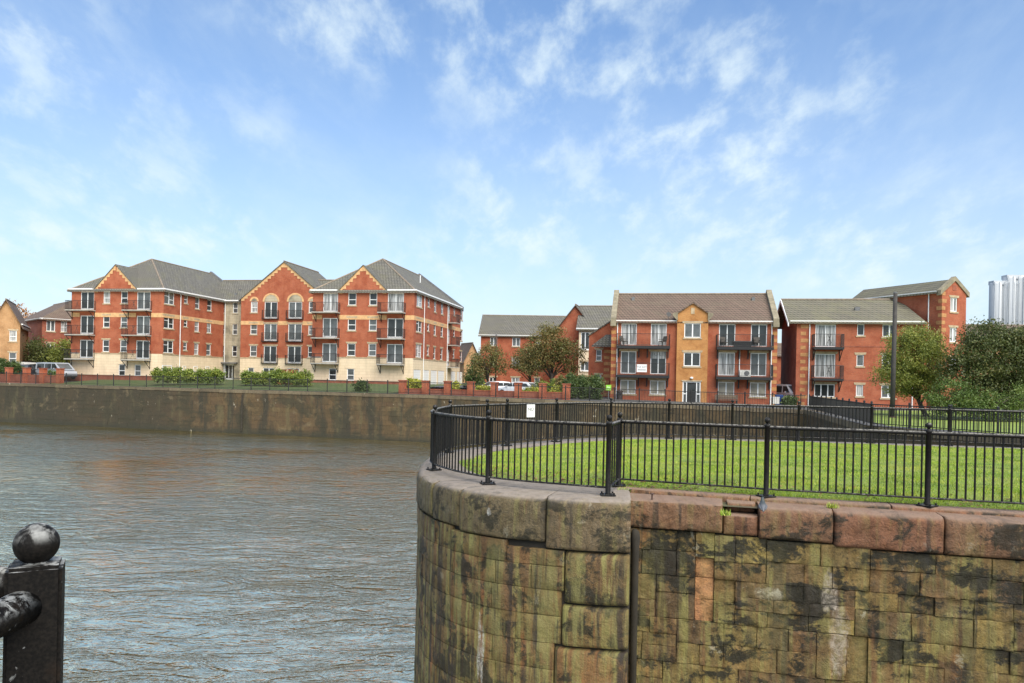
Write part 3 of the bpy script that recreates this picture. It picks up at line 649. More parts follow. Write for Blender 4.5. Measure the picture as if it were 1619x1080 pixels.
def blades(n, xr, dens, hmin, hmax, keep=None):
    X = RNG.uniform(*xr, n); f, b = np.interp(X, *YF), np.interp(X, *YB)
    t = RNG.uniform(0, 1, n) ** dens; Y = f + 0.0 + (b - f) * t
    wear = 0.5 + 0.5 * np.sin(X * 2.9 + 1.3 * np.sin(Y * 2.1)) * np.sin(Y * 3.7 + X)
    near = np.clip(1 - (Y - f) / 1.1, 0, 1) * np.where(X < 3.2, 1.0, 0.55)
    ok = (RNG.uniform(0, 1, n) < np.clip((b - f) / 9.5, 0.05, 1)) & (RNG.uniform(0, 1, n) > near * wear * 1.25); X, Y = X[ok], Y[ok]
    # patchy: thin, worn places near the railing
    n_ = len(X); Z = lawn_z(X, Y); h = RNG.uniform(hmin, hmax, n_) * (0.75 + 0.35 * np.sin(X * 3.1 + np.sin(Y * 2.3)) * np.sin(Y * 2.7))
    ang = RNG.uniform(0, 2 * np.pi, n_); w = RNG.uniform(0.003, 0.007, n_); lean = RNG.uniform(0.0, 0.6, n_) * h; la = RNG.uniform(0, 2 * np.pi, n_)
    co = np.zeros((n_, 3, 3)); dx, dy = np.cos(ang) * w, np.sin(ang) * w
    co[:, 0] = np.stack([X - dx, Y - dy, Z - 0.004], 1); co[:, 1] = np.stack([X + dx, Y + dy, Z - 0.004], 1)
    co[:, 2] = np.stack([X + np.cos(la) * lean, Y + np.sin(la) * lean, Z + h], 1)
    return co.reshape(-1, 3), RNG.uniform(0, 1, n_)
c1_, t1_ = blades(330000, (-0.98, 16), 1.35, 0.018, 0.045)
def litter_mat():
    t = NT('fallen_leaves'); return t.set(t.ramp(t.attr('tint'), [(0.0, (0.07, 0.035, 0.015)), (0.5, (0.17, 0.075, 0.025)), (1.0, (0.30, 0.19, 0.06))]), 0.7)
M['litter'] = litter_mat()
nl = 900; LX = np.concatenate([RNG.uniform(-0.8, 3.5, 620), RNG.uniform(3.5, 9, 280)]); LY = np.interp(LX, *YF) + np.abs(RNG.normal(0, 0.5, nl)); LZ = lawn_z(LX, LY) + 0.02 + RNG.uniform(0, 0.02, nl)
la = RNG.uniform(0, 6.28, nl); ls = RNG.uniform(0.015, 0.035, nl); e1 = np.stack([np.cos(la) * ls, np.sin(la) * ls, RNG.uniform(-.3, .3, nl) * ls], 1); e2 = np.stack([-np.sin(la) * ls * .6, np.cos(la) * ls * .6, RNG.uniform(-.3, .3, nl) * ls], 1); lp = np.stack([LX, LY, LZ], 1)
link('fallen_leaves', np_mesh('fallen_leaves', np.stack([lp - e1, lp - e2, lp + e1, lp + e2], 1).reshape(-1, 3), 4, M['litter'], RNG.uniform(0, 1, nl)), kind='stuff', label='brown fallen leaves scattered on the grass by the pier railing', category='leaves')
link('grass_blades', np_mesh('grass_blades', c1_, 3, M['blade'], t1_), kind='stuff', label='bright green short mown grass on the pier', category='grass')

# near quay under the camera
M['quay'] = flat('worn_quay_stone', (0.20, 0.17, 0.13), 0.8, 0.3, 3)
MB().box(-60, 60, -40, 1.15, -5.2, 0.0).build('near_quay', M['quay'], kind='structure')
bpy.data.objects['near_quay'].scale.y = 1.0
for v in bpy.data.objects['near_quay'].data.vertices:
    if v.co.y > 1: v.co.y = 1.75
# ================================================================== RAILINGS
def mesh_post(h=1.03, r=0.037):
    return MB().lathe([(r * 1.05, 0), (r * 1.05, 0.03), (r, 0.035), (r, h - 0.05), (r * 1.18, h - 0.045), (r * 1.18, h - 0.015), (r * 0.9, h - 0.01), (r * 0.55, h)], n=12).mesh('post', M['worn_iron'], True)
def mesh_finial(h=1.03, r=0.042):
    return MB().lathe([(0.018, h - 0.01)] + [(max(0.004, r * math.sin(a)), h + 0.045 - r * math.cos(a) + 0.002) for a in [math.pi * k / 8 for k in range(1, 9)]], n=12).mesh('finial', M['worn_iron'], True)
def mesh_plate():
    mb = MB().box(-0.1, 0.1, -0.1, 0.1, 0.0, 0.016)
    for a in (-1, 1):
        for b in (-1, 1): mb.lathe([(0.013, 0.016), (0.013, 0.042)], (a * 0.075, b * 0.075, 0), 6)
    return mb.mesh('base_plate', M['worn_iron'])
PM, FM_, BPM = mesh_post(), mesh_finial(), mesh_plate()
def mesh_bar(z0, z1, r=0.0132):
    return MB().tube([(0, 0, z0), (0, 0, z1)], r, 6).mesh('baluster', M['worn_iron'])
BM_ = mesh_bar(0.10, 0.97)
def mesh_scroll():
    mb = MB()
    for sg in (-1, 1):
        pts = []
        for k in range(22):
            a = k / 21 * 4.2 * math.pi * 0.75; rr = 0.012 + 0.040 * k / 21
            pts.append((sg * (0.10 + rr * math.cos(a)), 0, 0.80 + rr * math.sin(a)))
        mb.tube(pts, 0.006, 5)
        mb.box(sg * 0.10 - 0.07, sg * 0.10 + 0.07, -0.008, 0.008, 0.705, 0.72)
    return mb.mesh('scroll_bracket', M['worn_iron'])
SCR = mesh_scroll()
def railing(name, label, posts, path, spacing, scrolls=(), post_idx=None, group=None):
    root = thing(name, label, 'railing', tuple(posts[0]), 0, group); O = Vector(posts[0])
    for i, p in enumerate(posts):
        if post_idx is not None and i not in post_idx: continue
        o = link('post', PM, root); o.location = Vector(p) - O
        link('finial', FM_, o); link('base_plate', BPM, o).rotation_euler.z = 0.3 * i
        if i in scrolls:
            s_ = link('scroll_bracket', SCR, o)
            _, t, n = path.at(min(range(int(path.len * 50)), key=lambda k: (path.pt(k / 50, 0, 0) - Vector(p)).length) / 50)
            s_.rotation_euler.z = math.atan2(t.y, t.x)
    n = max(2, int(path.len / 0.12))
    for nm, z, kind in (('top_rail', 0.975, 0), ('bottom_rail', 0.105, 1)):
        pts = [path.pt(path.len * k / n, 0, z) - O for k in range(n + 1)]
        mb = MB()
        if kind == 0: mb.tube(pts, 0.027, 10)
        else: mb.tube(pts, 0.014, 6, sx=1.6)
        mb.build(nm, M['worn_rail' if kind == 0 else 'worn_iron'], root, kind == 0)
    d = spacing * 0.7
    while d < path.len - 0.02:
        q = path.pt(d, 0, 0)
        if min((Vector((p[0], p[1], 0)) - Vector((q.x, q.y, 0))).length for p in posts) > 0.055:
            o = link('baluster', BM_, root); o.location = q - O; o.rotation_euler.z = random.uniform(0, 1)
        d += spacing
    return root
pA, pB, pC = on_ground(961, 783), on_ground(771, 765), on_ground(686, 743)
back_pts = [Vector((-1.30, 16.1, 0)), Vector((-0.55, 17.3, 0))]
for px, D in ((802, 17.95), (880, 19.4), (966, 20.9), (1058, 21.25), (1158, 21.3), (1263, 21.25), (1378, 21.05), (1501, 20.7), (1632, 20.3)):
    q = ray(px, 650) * D; back_pts.append(Vector((q.x, q.y, 0)))
d_ = back_pts[-1] - back_pts[-2]; back_pts += [back_pts[-1] + d_ * k for k in (1, 2)]
nosef = Path([tuple(pA), tuple(pB), tuple(pC), (-1.42, 14.5, 0), tuple(back_pts[0])])
railing('quay_railing', 'black iron railing with ball-topped posts curving round the nose of the stone pier', [pA, pB, pC, back_pts[0]], nosef, 0.105, post_idx=(0, 1, 2))
railing('quay_railing', 'black iron railing on the raised kerb along the straight front edge of the pier lawn', POSTS_F, Path([tuple(p) for p in POSTS_F], smooth=False), 0.106)
ret = Path([tuple(pA), tuple(POSTS_F[0])], smooth=False)
rr = railing('quay_railing', 'short black return of railing between the two paired ball-topped posts on the pier', [pA, POSTS_F[0]], ret, 0.2, post_idx=())
railing('quay_railing', 'black iron railing with scrollwork along the far side of the pier lawn', back_pts, Path([tuple(p) for p in back_pts]), 0.094, scrolls=(2, 3, 5, 7))
# the far railing along the dock wall
def far_railing(label, path, post_sp, h, s0=0.0, phase=0.0, post_w=0.045, group=None):
    O = path.pt(s0, -0.25, 0); root = thing('quayside_railing', label, 'railing', tuple(O), 0, group)
    n = max(2, int((path.len - s0) / 1.5)); ds = sorted([s0 + (path.len - s0) * k / n for k in range(n + 1)] + [l for l in path.L if l > s0])
    MB().tube([path.pt(d, -0.25, h) - O for d in ds], 0.03, 6).build('top_rail', M['iron'], root)
    MB().tube([path.pt(d, -0.25, 0.14) - O for d in ds], 0.02, 5).build('bottom_rail', M['iron'], root)
    me = MB().lathe([(post_w, 0), (post_w, h + 0.06), (post_w * 1.25, h + 0.07), (post_w * 1.25, h + 0.12), (0.01, h + 0.16)], n=8).mesh('post', M['iron'])
    d = s0 + phase
    while d <= path.len: o = link('post', me, root); o.location = path.pt(d, -0.25, 0) - O; d += post_sp
    bars = MB(); d = s0 + 0.1
    while d < path.len:
        q = path.pt(d, -0.25, 0) - O; bars.box(q.x - 0.010, q.x + 0.010, q.y - 0.010, q.y + 0.010, q.z + 0.14, q.z + h); d += 0.125
    bars.build('balusters', M['iron'], root, kind='stuff')
    return root
sC1 = pathF.len
far_railing('long black railing along the top of the dock wall in front of the brick apartments', pathF, 2.05, 1.08, 6.0, 0.3)
far_railing('black railing turning the corner of the lock and running along the grass verge', pathG, 2.0, 1.05, 0.0, 0.0)

# foreground corner post, cut off by the frame
fp = thing('railing_post', 'flaking black square post with a ball on top and a round rail', 'post')
q = at_depth(57, 900, 1.34); fp.location = (q.x, q.y, 0); fp.rotation_euler.z = R(27)
ztop = at_depth(57, 889, 1.34).z
bm = bmesh.new(); bmesh.ops.create_cube(bm, size=1.0); bmesh.ops.scale(bm, vec=(0.085, 0.085, ztop), verts=bm.verts); bmesh.ops.translate(bm, vec=(0, 0, ztop / 2), verts=bm.verts)
bmesh.ops.bevel(bm, geom=[e for e in bm.edges], offset=0.006, segments=2, affect='EDGES')
m_ = bpy.data.meshes.new('post_shaft'); bm.to_mesh(m_); bm.free(); m_.materials.append(M['flaking_iron']); link('post_shaft', m_, fp)
mb = MB().lathe([(0.022, ztop - 0.004), (0.02, ztop + 0.004)] + [(max(0.001, 0.0362 * math.sin(a)), ztop + 0.033 - 0.0362 * math.cos(a)) for a in [math.pi * (0.17 + 0.83 * k / 16) for k in range(17)]], n=28)
mb.build('finial', M['flaking_iron'], fp, True)
def post_local(w):
    a = -R(27); d = w - Vector((q.x, q.y, 0)); return Vector((d.x * math.cos(a) - d.y * math.sin(a), d.x * math.sin(a) + d.y * math.cos(a), d.z))
zr = at_depth(45, 950, 1.34).z
s1_ = Vector((-0.014, -0.03, zr)); l1 = post_local(Vector((-0.80, -1.2, zr - 0.02)))
MB().tube([s1_.lerp(l1, k / 30) for k in range(31)], [0.029 if k else 0.031 for k in range(31)], 18).build('rail', M['flaking_iron'], fp, True)
zr2 = at_depth(8, 926, 1.34).z
MB().tube([Vector((-0.03, 0.02, zr2)), post_local(Vector((-2.4, 1.95, zr2)))], 0.028, 14).build('rail', M['flaking_iron'], fp, True)
MB().box(-0.11, 0.11, -0.11, 0.11, 0, 0.015).build('base_plate', M['flaking_iron'], fp)

# sign on the pier railing
def text_mesh(txt, size, mat, name='lettering', extr=0.001):
    c = bpy.data.curves.new('t', 'FONT'); c.body = txt; c.size = size; c.extrude = extr; c.align_x = 'CENTER'; c.align_y = 'CENTER'
    o = bpy.data.objects.new('t', c); COL.objects.link(o)
    dg = bpy.context.evaluated_depsgraph_get(); dg.update(); m = bpy.data.meshes.new_from_object(o.evaluated_get(dg)); m.name = name
    bpy.data.objects.remove(o); m.materials.clear(); m.materials.append(mat); return m
M['sign_white'] = flat('sign_white', (0.78, 0.78, 0.75), 0.4, 0.05)
M['ink'] = flat('sign_ink', (0.05, 0.05, 0.055), 0.6, 0.1)
M['red_ink'] = flat('sign_red_ink', (0.45, 0.05, 0.04), 0.6, 0.1)
q = ray(839, 655) * 18.55
sg = thing('warning_sign', 'small white sign reading NO fixed to the black pier railing', 'sign', (q.x, q.y - 0.08, 0.66), R(35))
MB().box(-0.12, 0.12, -0.004, 0.004, 0, 0.31).build('sign_board', M['sign_white'], sg)
tm = link('lettering', text_mesh('NO', 0.11, M['ink']), sg); tm.rotation_euler.x = R(90); tm.location = (0, -0.006, 0.19)
# ================================================================== BUILDINGS
wr = random.Random(5)
class Bld:
    def __init__(s, name, label, fr, cat='building', group=None):
        s.fr = fr; s.root = thing(name, label, cat, tuple(fr.o), fr.a, group)
    def z(s, a): return a - s.fr.o.z
class Fac:
    """a flat elevation: s runs along it, o is outward, z is absolute height"""
    def __init__(f, b, kind, at): f.b, f.k, f.at = b, kind, at
    def pt(f, s, z, o=0.0):
        z = f.b.z(z)
        if f.k == 'front': return (s, f.at - o, z)
        if f.k == 'back': return (s, f.at + o, z)
        if f.k == 'right': return (f.at + o, s, z)
        return (f.at - o, s, z)
    def s(f, px, py=560):
        return f.b.fr.hit_v(px, py, f.at)[0] if f.k in ('front', 'back') else f.b.fr.hit_u(px, py, f.at)[0]
    def zz(f, px, py): return (f.b.fr.hit_v(px, py, f.at) if f.k in ('front', 'back') else f.b.fr.hit_u(px, py, f.at))[1] + f.b.fr.o.z
    def box(f, mb, s0, s1, z0, z1, o0, o1):
        return mb.hexa([f.pt(s0, z0, o1), f.pt(s1, z0, o1), f.pt(s1, z0, o0), f.pt(s0, z0, o0), f.pt(s0, z1, o1), f.pt(s1, z1, o1), f.pt(s1, z1, o0), f.pt(s0, z1, o0)])
    def wall(f, mb, s0, s1, z0, z1, ops, rev=0.11):
        S = sorted(set([s0, s1] + [min(max(q, s0), s1) for o in ops for q in o[:2]])); Z = sorted(set([z0, z1] + [min(max(q, z0), z1) for o in ops for q in o[2:4]]))
        for a, b in zip(S, S[1:]):
            for c, d in zip(Z, Z[1:]):
                m, n = (a + b) / 2, (c + d) / 2
                if any(o[0] < m < o[1] and o[2] < n < o[3] for o in ops): continue
                mb.quad(f.pt(a, c), f.pt(b, c), f.pt(b, d), f.pt(a, d))
        for a, b, c, d in [o[:4] for o in ops]:
            if b < s0 or a > s1 or d < z0 or c > z1: continue
            P = [(a, c), (b, c), (b, d), (a, d)]
            for (p, q), (r_, t) in zip(P, P[1:] + P[:1]): mb.quad(f.pt(p, q), f.pt(r_, t), f.pt(r_, t, -rev), f.pt(p, q, -rev))
        return mb
    def gable(f, mb, s0, s1, z, za, sm=None, th=0.0):
        sm = (s0 + s1) / 2 if sm is None else sm
        return mb.poly([f.pt(s0, z), f.pt(s1, z), f.pt(sm, za)])
def window(f, r, style='sash', sill=True, lintel=True, glass=None, name='window', trim='buff_dull', frame='white', inset=0.05):
    s0, s1, z0, z1 = r[:4]; root = f.b.root; w = 0.075 if s1 - s0 > 0.75 else 0.06; i0, i1 = -inset - 0.06, -inset
    mb = MB(); B = lambda a, b, c, d, e=0.0: f.box(mb, a, b, c, d, i0 - e, i1 + e)
    B(s0, s0 + w, z0, z1); B(s1 - w, s1, z0, z1); B(s0 + w, s1 - w, z0, z0 + w); B(s0 + w, s1 - w, z1 - w, z1)
    m = (s0 + s1) / 2; h = z1 - z0
    if style == 'sash': B(s0 + w, s1 - w, z0 + h * 0.45 - 0.035, z0 + h * 0.45 + 0.035, -0.004)
    if style in ('french', 'pair', 'double'): B(m - 0.055, m + 0.055, z0 + w, z1 - w, -0.004)
    if style == 'double': B(s0 + w, m - 0.055, z0 + h * 0.62, z0 + h * 0.62 + 0.06, -0.006); B(m + 0.055, s1 - w, z0 + h * 0.36, z0 + h * 0.36 + 0.06, -0.006)
    if style == 'triple':
        for q in (1 / 3, 2 / 3): c = s0 + (s1 - s0) * q; B(c - 0.045, c + 0.045, z0 + w, z1 - w, -0.004)
    if style == 'french': B(s0 + w, m - 0.055, z0 + w, z0 + w + 0.10, -0.006); B(m + 0.055, s1 - w, z0 + w, z0 + w + 0.10, -0.006)
    if style == 'patio': B(m - 0.04, m + 0.04, z0 + w, z1 - w, 0.006)
    o = mb.build(name, M[frame], root)
    g = glass or wr.choice(['glass_dark', 'glass_dark', 'glass_mid', 'glass_mid', 'glass_curtain'])
    p = MB().quad(f.pt(s0 + w * 0.5, z0 + w * 0.5, i0 + 0.02), f.pt(s1 - w * 0.5, z0 + w * 0.5, i0 + 0.02), f.pt(s1 - w * 0.5, z1 - w * 0.5, i0 + 0.02), f.pt(s0 + w * 0.5, z1 - w * 0.5, i0 + 0.02))
    p.build('pane', M[g], o)
    if sill: f.box(MB(), s0 - 0.10, s1 + 0.10, z0 - 0.14, z0, -0.05, 0.06).build('sill', M[trim], o)
    if lintel:
        mb = MB(); a, b, c = s0 - 0.14, s1 + 0.14, z1
        mb.hexa([f.pt(a, c, 0.025), f.pt(b, c, 0.025), f.pt(b, c, -0.05), f.pt(a, c, -0.05), f.pt(a - 0.06, c + 0.2, 0.025), f.pt(b + 0.06, c + 0.2, 0.025), f.pt(b + 0.06, c + 0.2, -0.05), f.pt(a - 0.06, c + 0.2, -0.05)])
        mb.build('lintel', M[trim], o)
    return o
def balcony(f, s0, s1, zf, proj=1.1, rail=1.05, sides=True, metal='iron', brackets=True, slab=0.13, slabmat='concrete', fan=True):
    root = f.b.root
    o = f.box(MB(), s0, s1, zf - slab, zf, 0.01, proj).build('balcony', M[slabmat], root)
    mb = MB(); r_ = 0.018
    corners = [(s0 + 0.03, 0.03), (s0 + 0.03, proj - 0.03), (s1 - 0.03, proj - 0.03), (s1 - 0.03, 0.03)]
    for z in (zf + 0.08, zf + rail):
        mb.tube([f.pt(a, z, b) for a, b in corners], r_ * (1.25 if z > zf + 0.5 else 1), 5)
    for a, b in corners: mb.tube([f.pt(a, zf, b), f.pt(a, zf + rail, b)], 0.022, 5)
    def run(p, q):
        L = math.hypot(q[0] - p[0], q[1] - p[1]); n = max(2, int(L / 0.115))
        for k in range(1, n):
            s_, o_ = p[0] + (q[0] - p[0]) * k / n, p[1] + (q[1] - p[1]) * k / n
            mb.box(*sorted((f.pt(s_ - 0.008, zf, o_ - 0.008)[0], f.pt(s_ + 0.008, zf, o_ + 0.008)[0])), *sorted((f.pt(s_ - 0.008, zf, o_ - 0.008)[1], f.pt(s_ + 0.008, zf, o_ + 0.008)[1])), f.b.z(zf + 0.08), f.b.z(zf + rail))
    for p, q in zip(corners, corners[1:]): run(p, q)
    if fan:
        m = (s0 + s1) / 2
        for sg in (-1, 1):
            for k in (0.15, 0.32): mb.tube([f.pt(m + sg * k, zf + 0.08, proj - 0.03), f.pt(m - sg * k * 0.6, zf + rail, proj - 0.03)], 0.012, 4)
    mb.build('balcony_railing', M[metal], o)
    if brackets:
        for s_ in (s0 + 0.12, s1 - 0.12):
            b = MB().tube([f.pt(s_, zf - slab - 0.02, proj - 0.1), f.pt(s_, zf - slab - 0.9, 0.03)], 0.04, 5)
            b.tube([f.pt(s_, zf - slab - 0.04, 0.02), f.pt(s_, zf - slab - 0.04, proj)], 0.04, 5); b.tube([f.pt(s_, zf - slab - 0.02, 0.04), f.pt(s_, zf - slab - 0.95, 0.04)], 0.035, 5)
            b.build('bracket', M[metal], o)
    return o
def slab_roof(mb, pts, th=0.14):
    P = [Vector(p) for p in pts]; n = len(P)
    q = [p - Vector((0, 0, th)) for p in P]
    return mb.add(P + q, [tuple(range(n)), tuple(reversed(range(n, 2 * n)))] + [(i, (i + 1) % n, n + (i + 1) % n, n + i) for i in range(n)])
def pipe(f, s, z0, z1, mat='white', r_=0.045):
    MB().tube([f.pt(s, z0, 0.09), f.pt(s, z1, 0.09)], r_, 7).build('downpipe', M[mat], f.b.root)
def gutter(f, s0, s1, z, mat='white', o=0.0, h=0.15, d=0.27):
    f.box(MB(), s0, s1, z - h, z, 0.006 + o, d + o).build('fascia', M[mat], f.b.root)
def band(f, s0, s1, z0, z1, mat='buff', name='string_course', o=0.02):
    f.box(MB(), s0, s1, z0, z1, -0.05, o).build(name, M[mat], f.b.root)
def ridge_cap(b, p, q, r_=0.11, mat='ridge', name='ridge_tiles'):
    MB().tube([p, q], r_, 6).build(name, M[mat], b.root)

# ------------------------------------------------------------------ the long apartment block across the water
FR = Frame(-11.0, 84.2, 0.7, -10.5)
ap = Bld('apartment_block', 'long four-storey red-brick apartment block with stepped gables and a cream ground floor beyond the dock', FR)
Zt = dict(eave=11.2, stone=3.6, base=0.55, band=(7.85, 8.35))
FLO = [(8.05, 10.89), (5.16, 8.05), (2.3, 5.16)]
ROWS_W = [(9.46, 10.86), (6.62, 8.02), (3.75, 5.15)]
ROWS_F = [(8.70, 10.83), (5.80, 8.00), (2.95, 5.13)]
c2 = lambda X: 330 + X * 0.2656
c1p = lambda X: X * 0.2471
Lv = -1.6
fR = Fac(ap, 'front', 0.0); sRs = Fac(ap, 'right', 0.0)
fL = Fac(ap, 'front', Lv)
uL0, uL1 = fL.s(111.5), fL.s(257); uR0 = fR.s(493)
sLs = Fac(ap, 'right', uL1)
vK = 11.0; fK = Fac(ap, 'front', vK); vM = 9.9; fM = Fac(ap, 'front', vM)
DR = 20.5; DL = 19.0
def wing(f, side, u0, u1, v0, depth, cx, frc, sgl, balc, gnd, blanks, gab, sidew, sidepx):
    """front and right elevation of one end wing"""
    S = lambda X: f.s(cx(X))
    ops, jobs = [], []
    for (a, b) in frc:
        for z0, z1 in ROWS_F: r_ = (S(a), S(b), z0, z1); ops.append(r_); jobs.append((r_, 'french', False))
    for (a, b) in sgl:
        for z0, z1 in ROWS_W: r_ = (S(a), S(b), z0, z1); ops.append(r_); jobs.append((r_, 'sash', True))
    gops = [(S(a), S(b), 0.98, 2.3) for a, b in gnd]
    E = Zt['eave']
    f.wall(MB(), u0, u1, Zt['stone'], E, ops).build('brick_wall', M['brick'], ap.root)
    f.wall(MB(), u0, u1, Zt['base'], Zt['stone'], [o for o in ops if o[2] < Zt['stone']] + gops).build('cream_wall', M['render'], ap.root)
    for r_, st, tr in jobs: window(f, r_, st, tr, tr)
    for r_ in gops: window(f, r_, 'sash', True, True, trim='render')
    for a, b in blanks:
        q = (S(a), S(b)); f.box(MB(), q[0], q[1], 0.98, 2.35, -0.02, 0.012).build('blind_panel', M['render'], ap.root)
        f.box(MB(), q[0] - 0.1, q[1] + 0.1, 0.84, 0.97, -0.02, 0.06).build('sill', M['buff_dull'], ap.root)
    seg = sorted([u0] + [q for a, b in frc for q in (S(a) - 0.1, S(b) + 0.1)] + [u1])
    for a, b in zip(seg[::2], seg[1::2]): band(f, a, b, *Zt['band'])
    for a, b in balc:
        for z0, _ in ROWS_F: balcony(f, S(a), S(b), z0 - 0.06)
    band(f, u0, S(frc[0][0]) - 0.1, 3.5, 3.62, 'lead', 'drip_mould', 0.04); band(f, S(frc[0][1]) + 0.1, S(frc[1][0]) - 0.1, 3.5, 3.62, 'buff_dull', 'drip_mould', 0.04)
    # stepped gablet
    g0, g1, gm, ga = S(gab[0]), S(gab[1]), S(gab[2]), gab[3]
    zb_ = E - 0.35
    rk = lambda s_: E + (ga - E) * (1 - abs(s_ - gm) / ((g1 - g0) / 2))
    MB().poly([f.pt(g0, E - 0.001, 0.0), f.pt(g1, E - 0.001, 0.0), f.pt(gm, ga - 0.05, 0.0)]).build('gable_wall', M['brick'], ap.root)
    mb = MB(); n = 7
    for sg, e in ((1, g0), (-1, g1)):
        for k in range(n):
            a, b = e + sg * (gm - g0) * k / n, e + sg * (gm - g0) * (k + 1) / n
            if k == 0: zlo = zb_ - 0.1
            else: zlo = rk(a) - 0.28
            mb.prism([f.pt(a, zlo, 0.003), f.pt(b, zlo, 0.003), f.pt(b, rk(b), 0.003), f.pt(a, rk(a), 0.003)], Vector(f.pt(0, 0, 0.03)) - Vector(f.pt(0, 0, 0)))
    mb.build('stepped_gable_border', M['buff'], ap.root)
    # roofs: hipped at the front, parapet gable at the back
    W_ = (u1 - u0) / 2; um = (u0 + u1) / 2; hz = 15.6; oh = 0.35
    ez = ap.z(E); rz = ap.z(hz); sl = (hz - E) / W_
    lo = ez - oh * sl; va = v0 + W_; ve = v0 + depth
    A, B_, C_, D_ = (u0 - oh, v0 - oh, lo), (u1 + oh, v0 - oh, lo), (u1 + oh, ve, lo), (u0 - oh, ve, lo)
    ap1, ap2 = (um, va, rz), (um, ve, rz)
    mb = MB(); slab_roof(mb, [A, B_, ap1]); slab_roof(mb, [B_, C_, ap2, ap1]); slab_roof(mb, [D_, A, ap1, ap2]); rf = mb.build('roof', M['roof_grey'], ap.root)
    for p, q in ((A, ap1), (B_, ap1), (ap1, ap2)): MB().tube([p, q], 0.10, 6).build('ridge_tiles', M['ridge'], rf)
    # gablet roof running back into the front slope
    vb = v0 + (ga - E) / sl; gz = ap.z(ga) + 0.06
    t2 = (ga - E) / ((g1 - g0) / 2); mb = MB()
    for e, sg in ((g0, -1), (g1, 1)):
        slab_roof(mb, [(gm, v0 - 0.12, gz), (gm, vb, gz), (e + sg * 0.16, v0 - 0.02, ez - 0.16 * t2 + 0.06), (e + sg * 0.16, v0 - 0.12, ez - 0.16 * t2 + 0.06)], 0.09)
    mb.build('gablet_roof', M['roof_grey'], ap.root)
    # parapet coping of the back gable
    mb = MB()
    for sg in (-1, 1):
        e = um + sg * (W_ + 0.35)
        mb.hexa([(um, ve, rz - 0.2), (e, ve, lo - 0.3), (e, ve + 0.4, lo - 0.3), (um, ve + 0.4, rz - 0.2), (um, ve, rz + 0.32), (e, ve, lo + 0.32), (e, ve + 0.4, lo + 0.32), (um, ve + 0.4, rz + 0.32)])
    mb.build('parapet_coping', M['lead'], ap.root)
    MB().add([(u0, ve + 0.2, 0), (u1, ve + 0.2, 0), (u1, ve + 0.2, ez), (um, ve + 0.2, rz), (u0, ve + 0.2, ez)], [(0, 1, 2, 3, 4)]).build('back_wall', M['brick'], ap.root)
    MB().quad((u0, v0, -0.2), (u0, ve + 0.2, -0.2), (u0, ve + 0.2, ez), (u0, v0, ez)).build('side_wall', M['brick'], ap.root)
    gutter(f, u0 - 0.3, g0 - 0.2, E + 0.02); gutter(f, g1 + 0.2, u1 + 0.3, E + 0.02)
    return ve
def side(f, v0, v1, cols, cx, doors=(), zstone=None):
    S = lambda X: f.s(cx(X)); ops, jobs = [], []
    for (a, b, st, dz0, dz1) in cols:
        for z0, z1 in ROWS_W: r_ = (S(a), S(b), z0 + dz0, z1 + dz1); ops.append(r_); jobs.append((r_, st))
    dops = [(S(a), S(b), 0.6, 2.35) for a, b in doors]
    E = Zt['eave']
    f.wall(MB(), v0, v1, Zt['stone'], E, [o for o in ops if o[3] > Zt['stone']]).build('brick_wall', M['brick'], ap.root)
    f.wall(MB(), v0, v1, Zt['base'], Zt['stone'], dops + [o for o in ops if o[2] < Zt['stone']]).build('cream_wall', M['render'], ap.root)
    for r_, st in jobs: window(f, r_, st, st != 'patio', st != 'patio')
    for r_ in dops:
        d = f.box(MB(), *r_[:4], -0.1, -0.04).build('garage_door', M['white'], ap.root)
        mb = MB(); n = 6
        for k in range(1, n): z = r_[2] + (r_[3] - r_[2]) * k / n; f.box(mb, r_[0] + 0.05, r_[1] - 0.05, z - 0.015, z + 0.015, -0.045, -0.035)
        mb.build('door_ribs', M['offwhite'], d)
    band(f, v0, v1, *Zt['band']); band(f, v0, v1, 3.5, 3.62, 'buff_dull', 'drip_mould', 0.04)
    gutter(f, v0 - 0.3, v1, E + 0.02)
veR = wing(fR, sRs, uR0, 0.0, 0.0, DR, c2, [(675, 763), (1060, 1155)], [(824, 872), (950, 996)], [(630, 778), (1018, 1168)], [(717, 762), (825, 868)], [(942, 992)], (770, 1050, 910, 13.95), None, None)
side(sRs, 0.0, DR + 0.2, [(1232, 1265, 'double', 0, 0.05), (1298, 1310, 'sash', 0.35, 0), (1337, 1350, 'sash', 0, 0), (1378, 1392, 'sash', 0, 0), (1420, 1432, 'patio', -0.7, 0), (1453, 1463, 'sash', 0.35, 0), (1492, 1507, 'sash', 0, 0)], c2,
     [(1222, 1265), (1278, 1315), (1325, 1362), (1368, 1405), (1445, 1472), (1480, 1512)])
for z0, _ in ROWS_F: balcony(sRs, sRs.s(c2(1417)), sRs.s(c2(1442)), z0 - 0.06, 1.2, metal='brown_iron', brackets=False)
for X in (1275, 1415): pipe(sRs, sRs.s(c2(X)), 0.6, 11.0)
veL = wing(fL, sLs, uL0, uL1, Lv, DL, c1p, [(510, 595), (870, 955)], [(655, 697), (767, 810)], [(453, 607), (812, 967)], [(760, 802), (862, 903)], [(548, 590), (643, 690)], (600, 868, 730, 14.0), None, None)
side(sLs, Lv, vK, [(1045, 1108, 'double', 0, 0.05), (1172, 1195, 'sash', 0.45, 0), (1242, 1270, 'sash', 0, 0), (1320, 1348, 'sash', 0, 0)], c1p, [])
for a, b in ((1040, 1100), (1170, 1190), (1238, 1264), (1315, 1340)):
    window(sLs, (sLs.s(c1p(a)), sLs.s(c1p(b)), 1.2, 2.3), 'sash', True, False, inset=-0.03)
for X in (1146,): pipe(sLs, sLs.s(c1p(X)), 0.6, 11.0)
